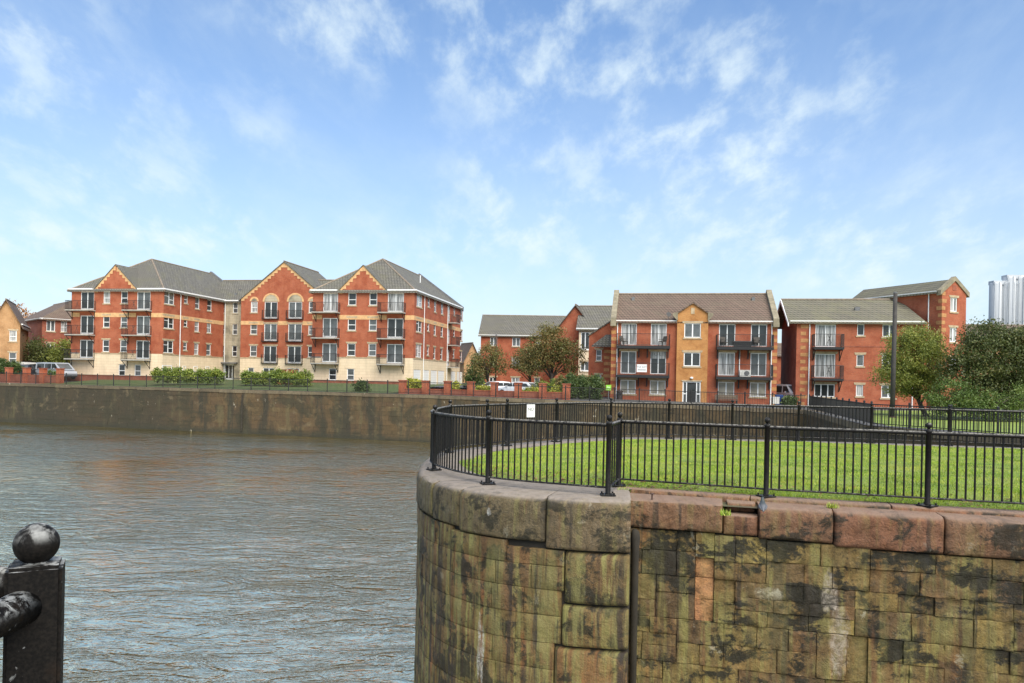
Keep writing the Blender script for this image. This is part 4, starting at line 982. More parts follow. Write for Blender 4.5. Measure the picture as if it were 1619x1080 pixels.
# link block in weathered render
uK0, uK1 = uL1, fK.s(c2(187)); S = lambda X: fK.s(c1p(X))
ops = [(S(a), S(b), z0, z1) for a, b in ((1403, 1432), (1485, 1515)) for z0, z1 in ROWS_W]
dop = (S(1428), S(1500), 0.6, 2.75)
fK.wall(MB(), uK0, uK1, 2.75, Zt['eave'], ops).build('weathered_wall', M['render_grey'], ap.root)
fK.wall(MB(), uK0, uK1, Zt['base'], 2.75, [dop], 0.5).build('weathered_wall', M['render_grey'], ap.root)
for r_ in ops: window(fK, r_, 'sash', True, True, trim='render_grey')
dr = fK.box(MB(), dop[0], dop[1], 0.6, 2.75, -0.6, -0.52).build('entrance_door', M['white'], ap.root, label='white glazed entrance door in the porch recess')
for k in range(3):
    a = dop[0] + (dop[1] - dop[0]) * (0.08 + 0.3 * k); fK.box(MB(), a, a + (dop[1] - dop[0]) * 0.24, 0.9, 2.55, -0.53, -0.5).build('pane', M['glass_dark'], dr)
fK.box(MB(), dop[0] - 0.5, dop[1] + 0.5, 2.78, 2.95, 0.01, 0.5).build('porch_canopy', M['lead'], ap.root)
pipe(fK, uK0 + 0.25, 0.6, 11.0)
# middle gable
uM0, uM1 = fM.s(c2(187)), fM.s(c2(690)); um = fM.s(c2(440)); S = lambda X: fM.s(c2(X)); uM1 = 2 * um - uM0
ops, jobs = [], []
for a, b in ((327, 403), (470, 550)):
    for z0, z1 in ROWS_F: r_ = (S(a), S(b), z0, z1); ops.append(r_); jobs.append((r_, 'french'))
for a, b in ((245, 285), (590, 630)):
    for z0, z1 in ROWS_W: r_ = (S(a), S(b), z0, z1); ops.append(r_); jobs.append((r_, 'sash'))
gops = [(S(a), S(b), 1.0, 2.3) for a, b in ((235, 270), (325, 395), (470, 540))]
fM.wall(MB(), uM0, uM1, Zt['stone'], Zt['eave'], [o for o in ops if o[3] > 3.6]).build('brick_wall', M['brick'], ap.root)
fM.wall(MB(), uM0, uM1, Zt['base'], Zt['stone'], gops + [o for o in ops if o[2] < 3.6]).build('cream_wall', M['render'], ap.root)
zA = 15.95
MB().poly([fM.pt(uM0, 11.2), fM.pt(uM1, 11.2), fM.pt(um, zA)]).build('gable_wall', M['brick'], ap.root)
for r_, st in jobs:
    window(fM, r_, st, st == 'sash', r_[3] < 9 and True)
    if st == 'french': balcony(fM, r_[0] - 0.25, r_[1] + 0.25, r_[2] - 0.02, 0.28, 1.05, brackets=False, slab=0.1, slabmat='iron')
for r_ in gops: window(fM, r_, 'sash' if r_[1] - r_[0] < 1.0 else 'pair', True, False)
band(fM, uM0, S(327) - 0.1, *Zt['band']); band(fM, S(403) + 0.1, S(470) - 0.1, *Zt['band']); band(fM, S(550) + 0.1, uM1, *Zt['band'])
band(fM, uM0, S(327) - 0.1, 3.5, 3.62, 'buff_dull', 'drip_mould', 0.04); band(fM, S(403) + 0.1, S(470) - 0.1, 3.5, 3.62, 'buff_dull', 'drip_mould', 0.04)
for a, b, zb_ in ((315, 415, 10.86), (458, 560, 10.86), (238, 292, 10.9), (583, 637, 10.9)):   # arched heads above the top windows
    s0, s1 = S(a), S(b); m = (s0 + s1) / 2; ro = (s1 - s0) / 2; ri = ro - 0.24; mb = MB(); k = 14
    P = [(m + math.cos(math.pi * i / k) * q, zb_ + math.sin(math.pi * i / k) * q * 0.95) for q in (ro, ri) for i in range(k + 1)]
    vs = [fM.pt(x, z, 0.03) for x, z in P] + [fM.pt(x, z, -0.02) for x, z in P]; n = k + 1
    fs = []
    for i in range(k): fs += [(i, i + 1, n + i + 1, n + i), (i, i + 1, 2 * n + i + 1, 2 * n + i), (n + i, n + i + 1, 3 * n + i + 1, 3 * n + i)]
    ar = mb.add(vs, fs).build('window_arch', M['buff'], ap.root)
    MB().poly([fM.pt(m + math.cos(math.pi * i / k) * ri, zb_ + math.sin(math.pi * i / k) * ri * 0.95, 0.008) for i in range(k + 1)]).build('arch_infill', M['render_grey'], ar)
rk = lambda s_: 11.2 + (zA - 11.2) * (1 - abs(s_ - um) / (um - uM0))
mb = MB(); n = 13
for sg, e in ((1, uM0), (-1, uM1)):
    for k in range(n):
        a, b = e + sg * (um - uM0) * k / n, e + sg * (um - uM0) * (k + 1) / n
        zlo = 10.95 if k == 0 else rk(a) - 0.32
        mb.prism([fM.pt(a, zlo, 0.004), fM.pt(b, zlo, 0.004), fM.pt(b, rk(b), 0.004), fM.pt(a, rk(a), 0.004)], Vector(fM.pt(0, 0, 0.04)) - Vector(fM.pt(0, 0, 0)))
mb.build('stepped_gable_border', M['buff'], ap.root)
sl = (zA - 11.2) / (um - uM0); mb = MB(); zl = ap.z
for e, sg in ((uM0, -1), (uM1, 1)):
    slab_roof(mb, [(um, vM - 0.15, zl(zA) + 0.1), (um, vK + 9, zl(zA) + 0.1), (e + sg * 0.3, vK + 9, zl(11.2) - 0.3 * sl + 0.1), (e + sg * 0.3, vM - 0.15, zl(11.2) - 0.3 * sl + 0.1)])
rf = mb.build('roof', M['roof_grey'], ap.root); MB().tube([(um, vM - 0.15, zl(zA) + 0.12), (um, vK + 9, zl(zA) + 0.12)], 0.1, 6).build('ridge_tiles', M['ridge'], rf)
MB().quad((uM0, vM, -0.2), (uM0, vK, -0.2), (uM0, vK, zl(11.2)), (uM0, vM, zl(11.2))).build('side_wall', M['brick'], ap.root)
# long roof of the link, ridge parallel to the water
mb = MB(); hz = zl(14.35); ez = zl(11.2)
slab_roof(mb, [(uK0 - 3, vK - 0.35, ez - 0.22), (uR0 + 2, vK - 0.35, ez - 0.22), (uR0 + 2, vK + 4.6, hz), (uK0 - 3, vK + 4.6, hz)])
slab_roof(mb, [(uK0 - 3, vK + 4.6, hz), (uR0 + 2, vK + 4.6, hz), (uR0 + 2, vK + 9.2, ez), (uK0 - 3, vK + 9.2, ez)])
rf = mb.build('roof', M['roof_grey'], ap.root); MB().tube([(uK0 - 3, vK + 4.6, hz + 0.02), (uR0 + 2, vK + 4.6, hz + 0.02)], 0.1, 6).build('ridge_tiles', M['ridge'], rf)
gutter(fK, uK0, uK1, 11.16)
for u_, v_ in ((uK0 + 1.0, vK + 2.2), (uK0 + 1.0, vK + 1.2)):
    MB().box(u_ - 0.15, u_ + 0.15, v_ - 0.15, v_ + 0.15, ez + (v_ - vK) * 0.66 - 0.1, ez + (v_ - vK) * 0.66 + 0.22).build('roof_vent', M['lead'], ap.root)
MB().tube([(-1.9, 8.0, zl(13.0)), (-1.9, 8.0, zl(13.9))], 0.06, 6).build('flue', M['white'], ap.root)
# red-brick plinth edging in front of the two wings
for f_, a, b in ((fL, uL0 - 0.2, uL1 + 0.2), (fR, uR0, 0.0)):
    e = thing('brick_edging', 'low red-brick edging at the foot of the %s wing of the cream-based apartments' % ('farther' if f_ is fL else 'garage-side'), 'low wall', tuple(Vector(FR.o)), FR.a)
    f_.box(MB(), a, b, 0.25, 0.92, 0.5, 0.75).build('brick_wall', M['brick_dark'], e); f_.box(MB(), a, b, 0.92, 0.98, 0.47, 0.78).build('wall_coping', M['brick'], e)

# ------------------------------------------------------------------ the three-storey block with the orange bay
p = ray(1100, 600) * 69.0
FB = Frame(p.x, p.y, -0.4, -10.5)
bb = Bld('balcony_flats', 'three-storey red-brick flats with long black balconies and an orange-brick central bay', FB)
c4 = lambda X: 950 + X * 0.19147
c4y = lambda Y: 450 + Y * 0.19139
fB = Fac(bb, 'front', 0.0); S = lambda X: fB.s(c4(X)); ZL = lambda X, Y: fB.zz(c4(X), c4y(Y))
uB0, uB1 = S(84), S(1456); E = ZL(300, 300); DB = 9.0
ops, jobs = [], []
frm = [(165, 293), (410, 540), (972, 1108), (1236, 1370)]
zrow = [(ZL(350, 500), ZL(350, 322)), (ZL(350, 738), ZL(350, 552)), (ZL(350, 905), ZL(350, 790))]
for (a, b) in frm:
    for k, (z0, z1) in enumerate(zrow):
        r_ = (S(a), S(b), z0, z1); ops.append(r_); jobs.append((r_, 'patio' if k < 2 else 'pair', k))
uy0, uy1 = S(625), S(882)
fB.wall(MB(), uB0, uy0 + 0.01, -0.6, E, ops).build('brick_wall', M['brick'], bb.root)
fB.wall(MB(), uy1 - 0.01, uB1, -0.6, E, ops).build('brick_wall', M['brick'], bb.root)
gl = {0: ['glass_curtain', 'glass_curtain', 'glass_dark', 'glass_dark'], 1: ['glass_mid', 'glass_dark', 'glass_curtain', 'glass_mid'], 2: ['glass_blind', 'glass_blind', 'glass_blind', 'glass_blind']}
for n_, (r_, st, k) in enumerate(jobs):
    window(fB, r_, st, k == 2, True, gl[k][n_ // 3], frame='white')
# bay: orange brick, proud of the front
fY = Fac(bb, 'front', -0.35); yops = [(fY.s(c4(685)), fY.s(c4(822)), ZL(750, 440), ZL(750, 322)), (fY.s(c4(685)), fY.s(c4(822)), ZL(750, 675), ZL(750, 562))]
zdoor = ZL(750, 800); dop = (fY.s(c4(680)), fY.s(c4(830)), -0.4, zdoor)
y0, y1 = fY.s(c4(625)), fY.s(c4(882)); ym = (y0 + y1) / 2; zk = ZL(750, 245); za = ZL(750, 160)
fY.wall(MB(), y0, y1, -0.6, zk, yops + [dop], 0.15).build('bay_wall', M['brick_orange'], bb.root)
mb = MB(); mb.poly([fY.pt(y0, zk), fY.pt(y1, zk), fY.pt(ym, za)])
for u_ in (y0, y1): mb.quad((u_, -0.35, -0.2), (u_, 0.02, -0.2), (u_, 0.02, bb.z(zk)), (u_, -0.35, bb.z(zk)))
mb.build('bay_gable', M['brick_orange'], bb.root)
for r_ in yops: window(fY, r_, 'pair', True, True, 'glass_dark' if r_[3] < 5 else 'glass_mid')
fY.box(MB(), fY.s(c4(737)), fY.s(c4(767)), ZL(750, 245), ZL(750, 195), -0.02, 0.03).build('louvre', M['buff_dull'], bb.root)
dr = MB(); B = lambda a, b, c, d, o0=-0.12, o1=-0.04: fY.box(dr, a, b, c, d, o0, o1)
w = dop[1] - dop[0]
for a, b, c, d in ((0, .06, 0, 1), (.94, 1, 0, 1), (.06, .94, .955, 1), (.2, .25, 0, .955), (.75, .8, 0, .955), (.06, .2, 0, .05), (.8, .94, 0, .05), (.06, .2, .42, .47), (.8, .94, .42, .47)):
    B(dop[0] + a * w, dop[0] + b * w, dop[2] + c * (dop[3] - dop[2]), dop[2] + d * (dop[3] - dop[2]))
dro = dr.build('entrance_door', M['white'], bb.root)
fY.box(MB(), dop[0] + .25 * w, dop[0] + .75 * w, dop[2] + 0.02, dop[2] + (dop[3] - dop[2]) * .955, -0.13, -0.08).build('door_leaf', M['iron'], dro)
MB().quad(fY.pt(dop[0], -0.4, -0.125), fY.pt(dop[1], -0.4, -0.125), fY.pt(dop[1], zdoor, -0.125), fY.pt(dop[0], zdoor, -0.125)).build('side_light', M['glass_mid'], dro)
fY.box(MB(), dop[0] + .28 * w, dop[0] + .72 * w, dop[2] + 1.1, dop[3] - 0.25, -0.085, -0.075).build('pane', M['glass_dark'], dro)
fY.box(MB(), dop[0] - 0.1, dop[1] + 0.1, zdoor, zdoor + 0.12, -0.04, 0.05).build('door_head', M['buff_dull'], bb.root)
MB().lathe([(0.05, 0), (0.14, 0.03), (0.16, 0.1), (0.1, 0.17), (0.02, 0.2)], (ym, -0.45, bb.z(ZL(757, 780))), 10).build('porch_lamp', M['sign_white'], bb.root)
mb = MB()
for e, sg in ((y0, -1), (y1, 1)):
    t2 = (za - zk) / (ym - y0)
    slab_roof(mb, [(ym, -0.5, bb.z(za) + 0.12), (ym, 4.0, bb.z(za) + 0.12), (e + sg * 0.22, 4.0, bb.z(zk) - 0.2 * t2 + 0.12), (e + sg * 0.22, -0.5, bb.z(zk) - 0.2 * t2 + 0.12)], 0.12)
mb.build('bay_roof', M['roof_brown'], bb.root)
for e, sg in ((y0, -1), (y1, 1)):
    MB().prism([fY.pt(e - sg * 0.05, zk + 0.16, 0.16), fY.pt(e + sg * 0.42, zk + 0.05, 0.16), fY.pt(e + sg * 0.42, zk - 0.12, 0.16), fY.pt(e + sg * 0.12, zk - 0.5, 0.16), fY.pt(e - sg * 0.05, zk - 0.6, 0.16)], (0, 0.3, 0)).build('kneeler', M['coping_dull'], bb.root)
# main roof with raised gable copings
zr_ = 9.95; ez, rz = bb.z(E), bb.z(zr_); mb = MB(); sl = (rz - ez) / (DB / 2)
slab_roof(mb, [(uB0 + 0.3, -0.35, ez - 0.35 * sl + 0.14), (uB1 - 0.3, -0.35, ez - 0.35 * sl + 0.14), (uB1 - 0.3, DB / 2, rz + 0.14), (uB0 + 0.3, DB / 2, rz + 0.14)])
slab_roof(mb, [(uB0 + 0.3, DB / 2, rz + 0.14), (uB1 - 0.3, DB / 2, rz + 0.14), (uB1 - 0.3, DB + 0.3, ez), (uB0 + 0.3, DB + 0.3, ez)])
rf = mb.build('roof', M['roof_brown'], bb.root); MB().tube([(uB0 + 0.3, DB / 2, rz + 0.16), (uB1 - 0.3, DB / 2, rz + 0.16)], 0.1, 6).build('ridge_tiles', M['ridge'], rf)
for X in (258, 1250):
    u_ = Fac(bb, 'front', 3.4).s(c4(X)); MB().box(u_ - 0.14, u_ + 0.14, 3.3, 3.6, ez + 3.3 * sl + 0.1, ez + 3.5 * sl + 0.35).build('roof_vent', M['lead'], rf)
for e, sg in ((uB0, 1), (uB1, -1)):
    a, b = sorted((e - sg * 0.06, e + sg * 0.42)); mb = MB()
    for v0_, v1_, z0_, z1_ in ((-0.42, DB / 2, ez - 0.25, rz + 0.2), (DB + 0.4, DB / 2, ez - 0.25, rz + 0.2)):
        mb.hexa([(a, v0_, z0_), (b, v0_, z0_), (b, v1_, z1_), (a, v1_, z1_), (a, v0_, z0_ + 0.5), (b, v0_, z0_ + 0.5), (b, v1_, z1_ + 0.36), (a, v1_, z1_ + 0.36)])
    mb.build('parapet_coping', M['coping_dull'], bb.root)
    MB().add([(e, 0, -0.2), (e, DB, -0.2), (e, DB, ez), (e, DB / 2, rz + 0.2), (e, 0, ez)], [(0, 1, 2, 3, 4)]).build('end_wall', M['brick'], bb.root)
    MB().box(a - 0.02, b + 0.02, -0.46, 0.0, ez - 0.5, ez - 0.1).build('kneeler', M['coping_dull'], bb.root)
    k = 0; z = -0.3
    while z < E - 0.4:   # quoins
        w_ = 0.62 if k % 2 else 0.42
        s0_, s1_ = sorted((e, e + sg * w_)); fB.box(MB(), s0_, s1_, z, z + 0.32, -0.02, 0.022).build('quoin', M['quoin' if k % 2 else 'brick_orange'], bb.root); z += 0.62 if not k % 2 else 0.62; k += 1
gutter(fB, uB0 + 0.3, y0 - 0.02, E + 0.05); gutter(fB, y1 + 0.02, uB1 - 0.3, E + 0.05)
MB().quad((uB0, DB, -0.2), (uB1, DB, -0.2), (uB1, DB, ez), (uB0, DB, ez)).build('back_wall', M['brick'], bb.root)
pipe(fB, S(134), -0.4, E); pipe(fB, S(1407), -0.4, E); pipe(fB, S(1145), zrow[1][0], zrow[0][0] - 0.2)
for (a, b) in ((132, 568), (948, 1410)):
    for z0, z1 in zrow[:2]:
        bo = balcony(fB, S(a), S(b), z0 - 0.1, 1.25, 1.08, slabmat='iron', slab=0.26, brackets=False, fan=False)
        for fr_ in (0.03, 0.42, 0.58, 0.97):
            s_ = S(a) + (S(b) - S(a)) * fr_
            fB.box(MB(), s_ - 0.05, s_ + 0.05, z0 - 1.15, z0 - 0.36, 0.01, 0.16).build('bracket', M['iron'], bo)
# things on the balconies
zb1 = zrow[1][0] - 0.1; zb0 = zrow[0][0] - 0.1
def world_at(f, s_, z, o):
    p_ = Vector(f.pt(s_, z, o)); fr = f.b.fr
    return Vector((fr.o.x + p_.x * fr.c - p_.y * fr.s, fr.o.y + p_.x * fr.s + p_.y * fr.c, fr.o.z + p_.z))
tl = thing('letting_board', 'white board reading TO LET hung on the lower balcony railing', 'sign', tuple(world_at(fB, S(342), zb1 + 0.25, 1.27)), FB.a)
MB().box(-0.45, 0.45, -0.03, 0.0, 0, 0.70).build('sign_board', M['sign_white'], tl)
t_ = link('lettering', text_mesh('TO LET', 0.27, M['ink']), tl); t_.rotation_euler.x = R(90); t_.location = (0, -0.034, 0.46)
MB().box(-0.36, 0.36, -0.036, -0.03, 0.17, 0.23).build('printed_line', M['ink'], tl)
t2 = thing('window_poster', 'pale TO LET poster inside a window above the hung board', 'sign', tuple(world_at(fB, S(480), ZL(480, 612), -0.06)), FB.a)
MB().box(-1.0, 1.0, -0.01, 0.0, 0, 0.75).build('sign_board', M['glass_curtain'], t2)
t_ = link('lettering', text_mesh('TO LET', 0.42, M['lead']), t2); t_.rotation_euler.x = R(90); t_.location = (0, -0.014, 0.4)
ac = thing('air_conditioner', 'white air-conditioning unit on the lower balcony floor', 'air conditioner', tuple(world_at(fB, S(1188), zb1, 0.5)), FB.a)
MB().box(-0.46, 0.46, -0.18, 0.18, 0.02, 0.62).build('casing', M['offwhite'], ac)
gr = MB().lathe([(0.28, 0), (0.28, 0.04), (0.2, 0.05), (0.05, 0.05)], n=16).build('fan_grille', M['lead'], ac); gr.rotation_euler.x = R(90); gr.location = (0.13, -0.18, 0.32); gr.scale = (0.78, 0.78, 0.78)
M['rattan'] = flat('dark_rattan', (0.07, 0.06, 0.05), 0.8, 0.3, 20); M['plank'] = flat('weathered_wood', (0.16, 0.12, 0.085), 0.8, 0.3, 12)
def chair(loc, rz, label, mat='rattan'):
    c = thing('garden_chair', label, 'chair', tuple(loc), rz, 'chairs on the balconies')
    MB().box(-0.26, 0.26, -0.25, 0.25, 0.38, 0.44).build('seat', M[mat], c)
    b = MB().box(-0.26, 0.26, -0.03, 0.03, 0, 0.5).build('backrest', M[mat], c); b.location = (0, 0.25, 0.42); b.rotation_euler.x = R(-12)
    for x in (-0.23, 0.23):
        for y in (-0.22, 0.22): MB().box(x - 0.02, x + 0.02, y - 0.02, y + 0.02, 0, 0.38).build('leg', M[mat], c)
        MB().box(x - 0.025, x + 0.025, -0.25, 0.25, 0.6, 0.64).build('armrest', M[mat], c)
for X, rz, l in ((190, 0.9, 'dark garden chair at the pipe end of the upper balcony beside the orange bay'), (505, -0.9, 'dark garden chair beside the orange bay on the upper balcony'), (1015, 0.5, 'dark garden chair on the upper balcony across the orange bay, nearest the bay'), (1285, 0.2, 'dark garden chair on the upper balcony near the outer quoins')):
    chair(world_at(fB, S(X), zb0, 0.62), FB.a + rz, l)
pt = thing('planter_box', 'black planter box standing on the upper balcony', 'planter', tuple(world_at(fB, S(1160), zb0, 0.7)), FB.a)
MB().box(-0.75, 0.75, -0.22, 0.22, 0, 0.48).build('planter_tub', M['iron'], pt); MB().box(-0.78, 0.78, -0.25, 0.25, 0.48, 0.53).build('planter_rim', M['lead'], pt)
dish = thing('satellite_dish', 'dark satellite dish on the roof edge beside the orange gable', 'satellite dish', tuple(world_at(fB, S(552), E + 0.1, 0.2)), FB.a)
dd = MB().lathe([(0.02, 0), (0.15, 0.02), (0.24, 0.07)], n=14).build('dish', M['iron'], dish); dd.location = (0, -0.2, 0.45); dd.rotation_euler = (R(65), 0, R(20))
MB().tube([(0, 0, 0), (0, 0, 0.5), (0, -0.2, 0.5)], 0.02, 5).build('mast', M['lead'], dish)
bench = thing('bench', 'brown wooden bench against the wall of the balcony flats', 'bench', tuple(world_at(fB, S(1040), -0.4, 0.8)), FB.a)
for k in range(3): MB().box(-1.0, 1.0, -0.22 + 0.15 * k, -0.10 + 0.15 * k, 0.42, 0.46).build('seat_slat', M['plank'], bench)
for k in range(3): MB().box(-1.0, 1.0, 0.25, 0.28, 0.52 + 0.13 * k, 0.62 + 0.13 * k).build('back_slat', M['plank'], bench)
for x in (-0.85, 0.85): MB().box(x - 0.04, x + 0.04, -0.2, 0.27, 0, 0.42).add([], []).box(x - 0.035, x + 0.035, 0.28, 0.33, 0, 0.9).build('leg', M['iron'], bench)
lb = thing('litter_bin', 'dark litter bin by the downpipe of the balcony flats', 'bin', tuple(world_at(fB, S(163), -0.4, 0.6)), FB.a)
MB().lathe([(0.22, 0), (0.27, 0.05), (0.27, 0.9), (0.3, 0.92), (0.3, 1.02), (0.2, 1.1)], n=14).build('bin_body', M['brown_iron'], lb); MB().box(-0.18, 0.18, -0.31, -0.26, 0.72, 0.86).build('bin_opening', M['iron'], lb)

# ------------------------------------------------------------------ flats on the right with the stair tower
p = ray(1300, 600) * 66.7
FC = Frame(p.x, p.y, -0.45, -10.5)
cc = Bld('gabled_flats', 'red-brick flats with mossy tiled roof behind the round willow and the tall pole', FC)
c5 = lambda X: 1220 + X * 0.24645; c5y = lambda Y: 420 + Y * 0.24645
fC = Fac(cc, 'front', 0.0); S = lambda X: fC.s(c5(X)); ZL = lambda X, Y: fC.zz(c5(X), c5y(Y))
u0, u1 = S(158), S(1000); E = ZL(400, 358); DC = 8.0
ops, jobs = [], []
for z0, z1, st in ((ZL(340, 520), ZL(340, 378), 'patio'), (ZL(340, 718), ZL(340, 566), 'patio'), (ZL(340, 842), ZL(340, 760), 'triple')): ops.append((S(278), S(410), z0, z1)); jobs.append(st)
for z0, z1 in ((ZL(570, 448), ZL(570, 376)), (ZL(570, 645), ZL(570, 572)), (ZL(570, 838), ZL(570, 765))):
    ops.append((S(546), S(592), z0, z1)); jobs.append('plain'); ops.append((S(708), S(800), z0 - 0.1, z1)); jobs.append('pair')
fC.wall(MB(), u0, u1, -0.7, E, ops).build('brick_wall', M['brick'], cc.root)
for r_, st in zip(ops, jobs): window(fC, r_, st, st != 'patio', True, 'glass_curtain' if st == 'patio' and r_[3] < 5 else None, trim='buff_dull')
for k in (0, 1): balcony(fC, S(256), S(446), ops[k][2] - 0.06, 1.1, 1.1, slabmat='iron', slab=0.22, brackets=True)
for X, z in ((0, 0), (0, 1)):
    zz_ = ZL(600, 520) if z == 0 else ZL(600, 738)
    band(fC, S(450), u1, zz_ - 0.05, zz_ + 0.05, 'brick_dark', 'string_course', 0.015)
k, z = 0, -0.3
while z < E - 0.4:
    fC.box(MB(), u0 + 0.02 + (0.32 if True else 0), u0 + (1.0 if k % 2 else 0.78), z, z + 0.32, -0.02, 0.022).build('quoin', M['quoin'], cc.root); z += 0.62; k += 1
pipe(fC, S(240), -0.4, E); pipe(fC, S(905), -0.4, ZL(905, 760))
ez, rz = cc.z(E), cc.z(9.35); sl = (rz - ez) / (DC / 2); mb = MB()
slab_roof(mb, [(u0 - 0.75, -0.4, ez - 0.4 * sl + 0.12), (S(985), -0.4, ez - 0.4 * sl + 0.12), (S(985) - 1.0, DC / 2, rz + 0.12), (u0 - 0.75, DC / 2, rz + 0.12)])
slab_roof(mb, [(u0 - 0.75, DC / 2, rz + 0.12), (S(985) + 1, DC / 2, rz + 0.12), (S(985) + 1, DC + 0.4, ez), (u0 - 0.75, DC + 0.4, ez)])
rf = mb.build('roof', M['roof_olive'], cc.root); MB().tube([(u0 - 0.75, DC / 2, rz + 0.14), (S(985) - 0.5, DC / 2, rz + 0.14)], 0.1, 6).build('ridge_tiles', M['ridge'], rf)
u_ = Fac(cc, 'front', 2.0).s(c5(542)); MB().box(u_ - 0.2, u_ + 0.2, 1.8, 2.1, ez + 1.8 * sl, ez + 2.0 * sl + 0.35).build('roof_vent', M['lead'], rf)
MB().add([(u0, 0, -0.3), (u0, DC, -0.3), (u0, DC, ez), (u0, DC / 2, rz), (u0, 0, ez)], [(0, 1, 2, 3, 4)]).build('end_wall', M['brick_dark'], cc.root)
mb = MB()
for v0_, v1_, z0_, z1_ in ((-0.45, DC / 2, ez - 0.5, rz), (DC + 0.45, DC / 2, ez - 0.5, rz)):
    mb.hexa([(u0 - 0.82, v0_, z0_ + 0.02), (u0 - 0.74, v0_, z0_ + 0.02), (u0 - 0.74, v1_, z1_ - 0.12), (u0 - 0.82, v1_, z1_ - 0.12), (u0 - 0.82, v0_, z0_ + 0.3), (u0 - 0.74, v0_, z0_ + 0.3), (u0 - 0.74, v1_, z1_ + 0.16), (u0 - 0.82, v1_, z1_ + 0.16)])
mb.build('bargeboard', M['white'], cc.root)
gutter(fC, u0 - 0.6, S(975), E + 0.05)
MB().quad((u0, DC, -0.3), (u1, DC, -0.3), (u1, DC, ez), (u0, DC, ez)).build('back_wall', M['brick'], cc.root)
# stair tower, turned away
pq = ray(1487, 600) * 65.0
FT = Frame(pq.x, pq.y, -0.45, 24)
tt = Bld('stair_tower', 'taller red-brick wing with a coped gable rising behind the mossy roof', FT)
fT = Fac(tt, 'front', 0.0); lT = Fac(tt, 'left', 0.0)
uT = fT.s(1526); zE = fT.zz(1487, 459); zA_ = fT.zz(1507, 443); LT = 9.2
S = lambda X: fT.s(c5(X)); zt = lambda Y: fT.zz(c5(1160), c5y(Y))
ops = [(S(1140), S(1185), zt(295), zt(205)), (S(1140), S(1185), zt(490), zt(398)), (S(1140), S(1185), zt(680), zt(590))]
fT.wall(MB(), 0, uT, -0.7, zE, ops).poly([fT.pt(0, zE), fT.pt(uT, zE), fT.pt(uT / 2, zA_)]).build('brick_wall', M['brick'], tt.root)
for r_ in ops: window(fT, r_, 'pair', True, True, 'glass_curtain')
fT.box(MB(), uT * 0.42, uT * 0.58, zE + 0.1, zE + 0.55, -0.02, 0.02).build('louvre', M['brick_dark'], tt.root)
lT.wall(MB(), 0, LT, -0.7, zE, []).build('brick_wall', M['brick'], tt.root)
MB().quad((uT, 0, -0.3), (uT, LT, -0.3), (uT, LT, tt.z(zE)), (uT, 0, tt.z(zE))).quad((0, LT, -0.3), (uT, LT, -0.3), (uT, LT, tt.z(zE)), (0, LT, tt.z(zE))).build('back_wall', M['brick'], tt.root)
k, z = 0, 2.0
while z < zE - 0.4:
    w_ = 0.55 if k % 2 else 0.4
    fT.box(MB(), 0, w_, z, z + 0.32, -0.02, 0.02).build('quoin', M['quoin'], tt.root); lT.box(MB(), 0.0, 0.9 - w_, z, z + 0.32, -0.02, 0.02).build('quoin', M['quoin'], tt.root); z += 0.62; k += 1
ez, rz = tt.z(zE), tt.z(zA_); mb = MB(); t2 = (rz - ez) / (uT / 2)
for e, sg in ((0, -1), (uT, 1)): slab_roof(mb, [(uT / 2, 0.1, rz + 0.12), (uT / 2, LT + 0.3, rz + 0.12), (e + sg * 0.35, LT + 0.3, ez - 0.35 * t2 + 0.12), (e + sg * 0.35, 0.1, ez - 0.35 * t2 + 0.12)])
mb.build('roof', M['roof_olive'], tt.root)
mb = MB()
for e, sg in ((0, -1), (uT, 1)):
    q = e + sg * 0.3; mb.hexa([(uT / 2, -0.1, rz - 0.05), (q, -0.1, ez - 0.4), (q, 0.3, ez - 0.4), (uT / 2, 0.3, rz - 0.05), (uT / 2, -0.1, rz + 0.34), (q, -0.1, ez + 0.02), (q, 0.3, ez + 0.02), (uT / 2, 0.3, rz + 0.34)])
mb.build('parapet_coping', M['coping_dull'], tt.root)
lT.box(MB(), 0.3, LT, zE - 0.2, zE + 0.0, 0.02, 0.3).build('fascia', M['white'], tt.root); pipe(lT, 1.2, 3, zE)
